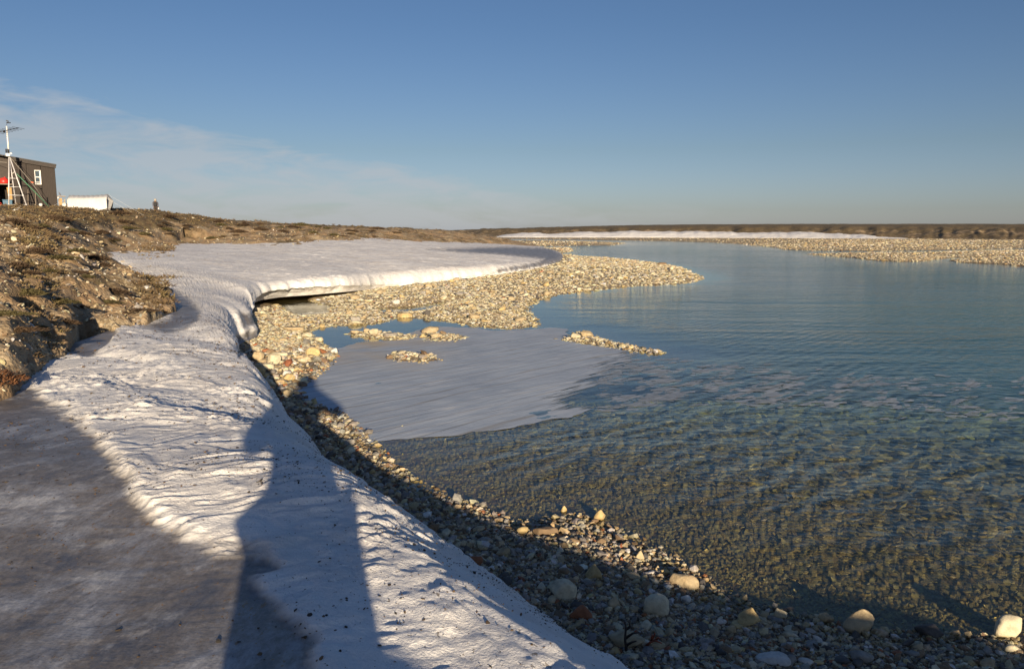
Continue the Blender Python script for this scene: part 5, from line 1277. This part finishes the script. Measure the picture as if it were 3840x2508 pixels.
def build_cover():
    g = np.random.default_rng(93)
    x, y, z, r, isb, veg, sn = bluff_sample(110000, (5.5, 110), (-.75, .02), g)
    m = fbm(x * .9 / np.clip(r / 15, .6, 3), y * .9 / np.clip(r / 15, .6, 3), 4, 95)
    k = (isb > .6) & (z > .95) & (g.random(len(x)) < np.clip((veg - .42) * 1.5 + .9 * m, 0, .9) * sstep(5, 11, r)); x, y, z, r, m = x[k], y[k], z[k], r[k], m[k]
    n = len(x); V = []; Fs = []; off = 0
    for q in range(8):
        ii = np.arange(q, n, 8); v, f = tuft_mesh(800 + q, 9, 1.0, .45, .9)
        s = .055 * np.clip(r[ii] / 12, .7, 2.6) * g.uniform(.6, 1.4, len(ii)); a = g.uniform(0, 6.28, len(ii)); c_, s_ = np.cos(a)[:, None], np.sin(a)[:, None]
        vx = v[None, :, 0] * c_ - v[None, :, 1] * s_; vy = v[None, :, 0] * s_ + v[None, :, 1] * c_
        w_ = np.stack([vx * s[:, None] + x[ii][:, None], vy * s[:, None] + y[ii][:, None], v[None, :, 2] * s[:, None] * .8 + z[ii][:, None]], -1)
        V.append(w_.reshape(-1, 3)); Fs.append((f[None] + (np.arange(len(ii)) * len(v))[:, None, None] + off).reshape(-1, 3)); off += len(ii) * len(v)
    m_, t_, b_ = new_mat('tundra_turf'); nn_ = noise(t_, pos(t_), 1.1, 6, .65)
    t_.links.new(ramp(t_, nn_, [(.32, (.07, .045, .025)), (.5, (.14, .095, .048)), (.62, (.18, .14, .062)), (.75, (.26, .20, .12))]), b_.inputs['Base Color']); b_.inputs['Roughness'].default_value = .9
    o = mesh_obj('tundra_turf', np.concatenate(V), np.concatenate(Fs), m_, smooth=False); tag(o, 'short brown and olive tundra turf on the bluff', 'turf', kind='stuff')
build_cover()
# shrub of reddish brown leaves at the left edge, against the snow
def leafy(name, X, Y, s, label, mat=HEATH):
    p = hit(X, Y, 4, 30); v, f = tuft_mesh(int(X) + 999, 1100, 1.0, .5, .15); e = empty(name, (p.x, p.y, p.z)); tag(e, label, 'plant')
    o = mesh_obj('leaves', v * s, f, mat, e, smooth=False)
    st = MB(); g = np.random.default_rng(int(X))
    for _ in range(9):
        a = g.uniform(0, 6.28); st.tube([(0, 0, -.02), (.5 * s * math.cos(a), .5 * s * math.sin(a), .3 * s), (1.05 * s * math.cos(a), 1.05 * s * math.sin(a), g.uniform(.2, .75) * s)], [.008, .006, .003], 5)
    st.build('stems', DARKT, e); return e
REDLEAF = leaf_mat('red_brown_leaf', (.07, .028, .014), (.19, .085, .035))
leafy('dwarf_willow', 5, 1440, .20, 'red brown dwarf willow spilling onto the snow at the left edge', REDLEAF)
def twig(name, pts_list, r, mat, label):
    X, Y = pts_list[0][0]; p = hit(X, Y, 2.5, 12); rr = math.hypot(p.x, p.y); e = empty(name, p); tag(e, label, 'twig')
    for i, ln in enumerate(pts_list):
        q = [Vector(PR(a, b, rr - .02 * j)) - p for j, (a, b) in enumerate(ln)]
        MB().tube(q, [r * (1 - .6 * j / max(1, len(q) - 1)) for j in range(len(q))], 6).build('stem' if i == 0 else 'branch', mat if i else mat, e, True)
    return e
twig('twig', [[(2350, 2450), (2344, 2400), (2347, 2350), (2343, 2330)], [(2347, 2392), (2372, 2375), (2398, 2372)], [(2347, 2360), (2362, 2350), (2360, 2335)], [(2349, 2420), (2370, 2408), (2386, 2404)]], .009, DARKT, 'dark bare twig sticking up in front of the buried tan boulder')
twig('twig', [[(2415, 2432), (2438, 2408), (2458, 2402), (2482, 2412)], [(2440, 2406), (2452, 2385), (2456, 2374)], [(2455, 2402), (2470, 2390), (2474, 2396)], [(2448, 2404), (2443, 2390), (2447, 2380)]], .008, REDT, 'small sunlit red twig right of the dark one')
twig('twig', [[(2354, 2392), (2372, 2378), (2388, 2370), (2398, 2373)], [(2380, 2372), (2386, 2362)]], .007, REDT, 'short red twig curling from the dark one')
p_ = hit(925, 1330); st_ = MB().tube([Vector(PR(908, 1336, math.hypot(p_.x, p_.y))) + Vector((0, 0, .02)), Vector(PR(942, 1312, math.hypot(p_.x, p_.y) + .3))], [.03, .022], 7).build('driftwood', plain('bleached_wood', (.55, .50, .42), .8, .2, 12), None, True)
tag(st_, 'bleached stick of driftwood leaning at the snow edge of the beach', 'driftwood')
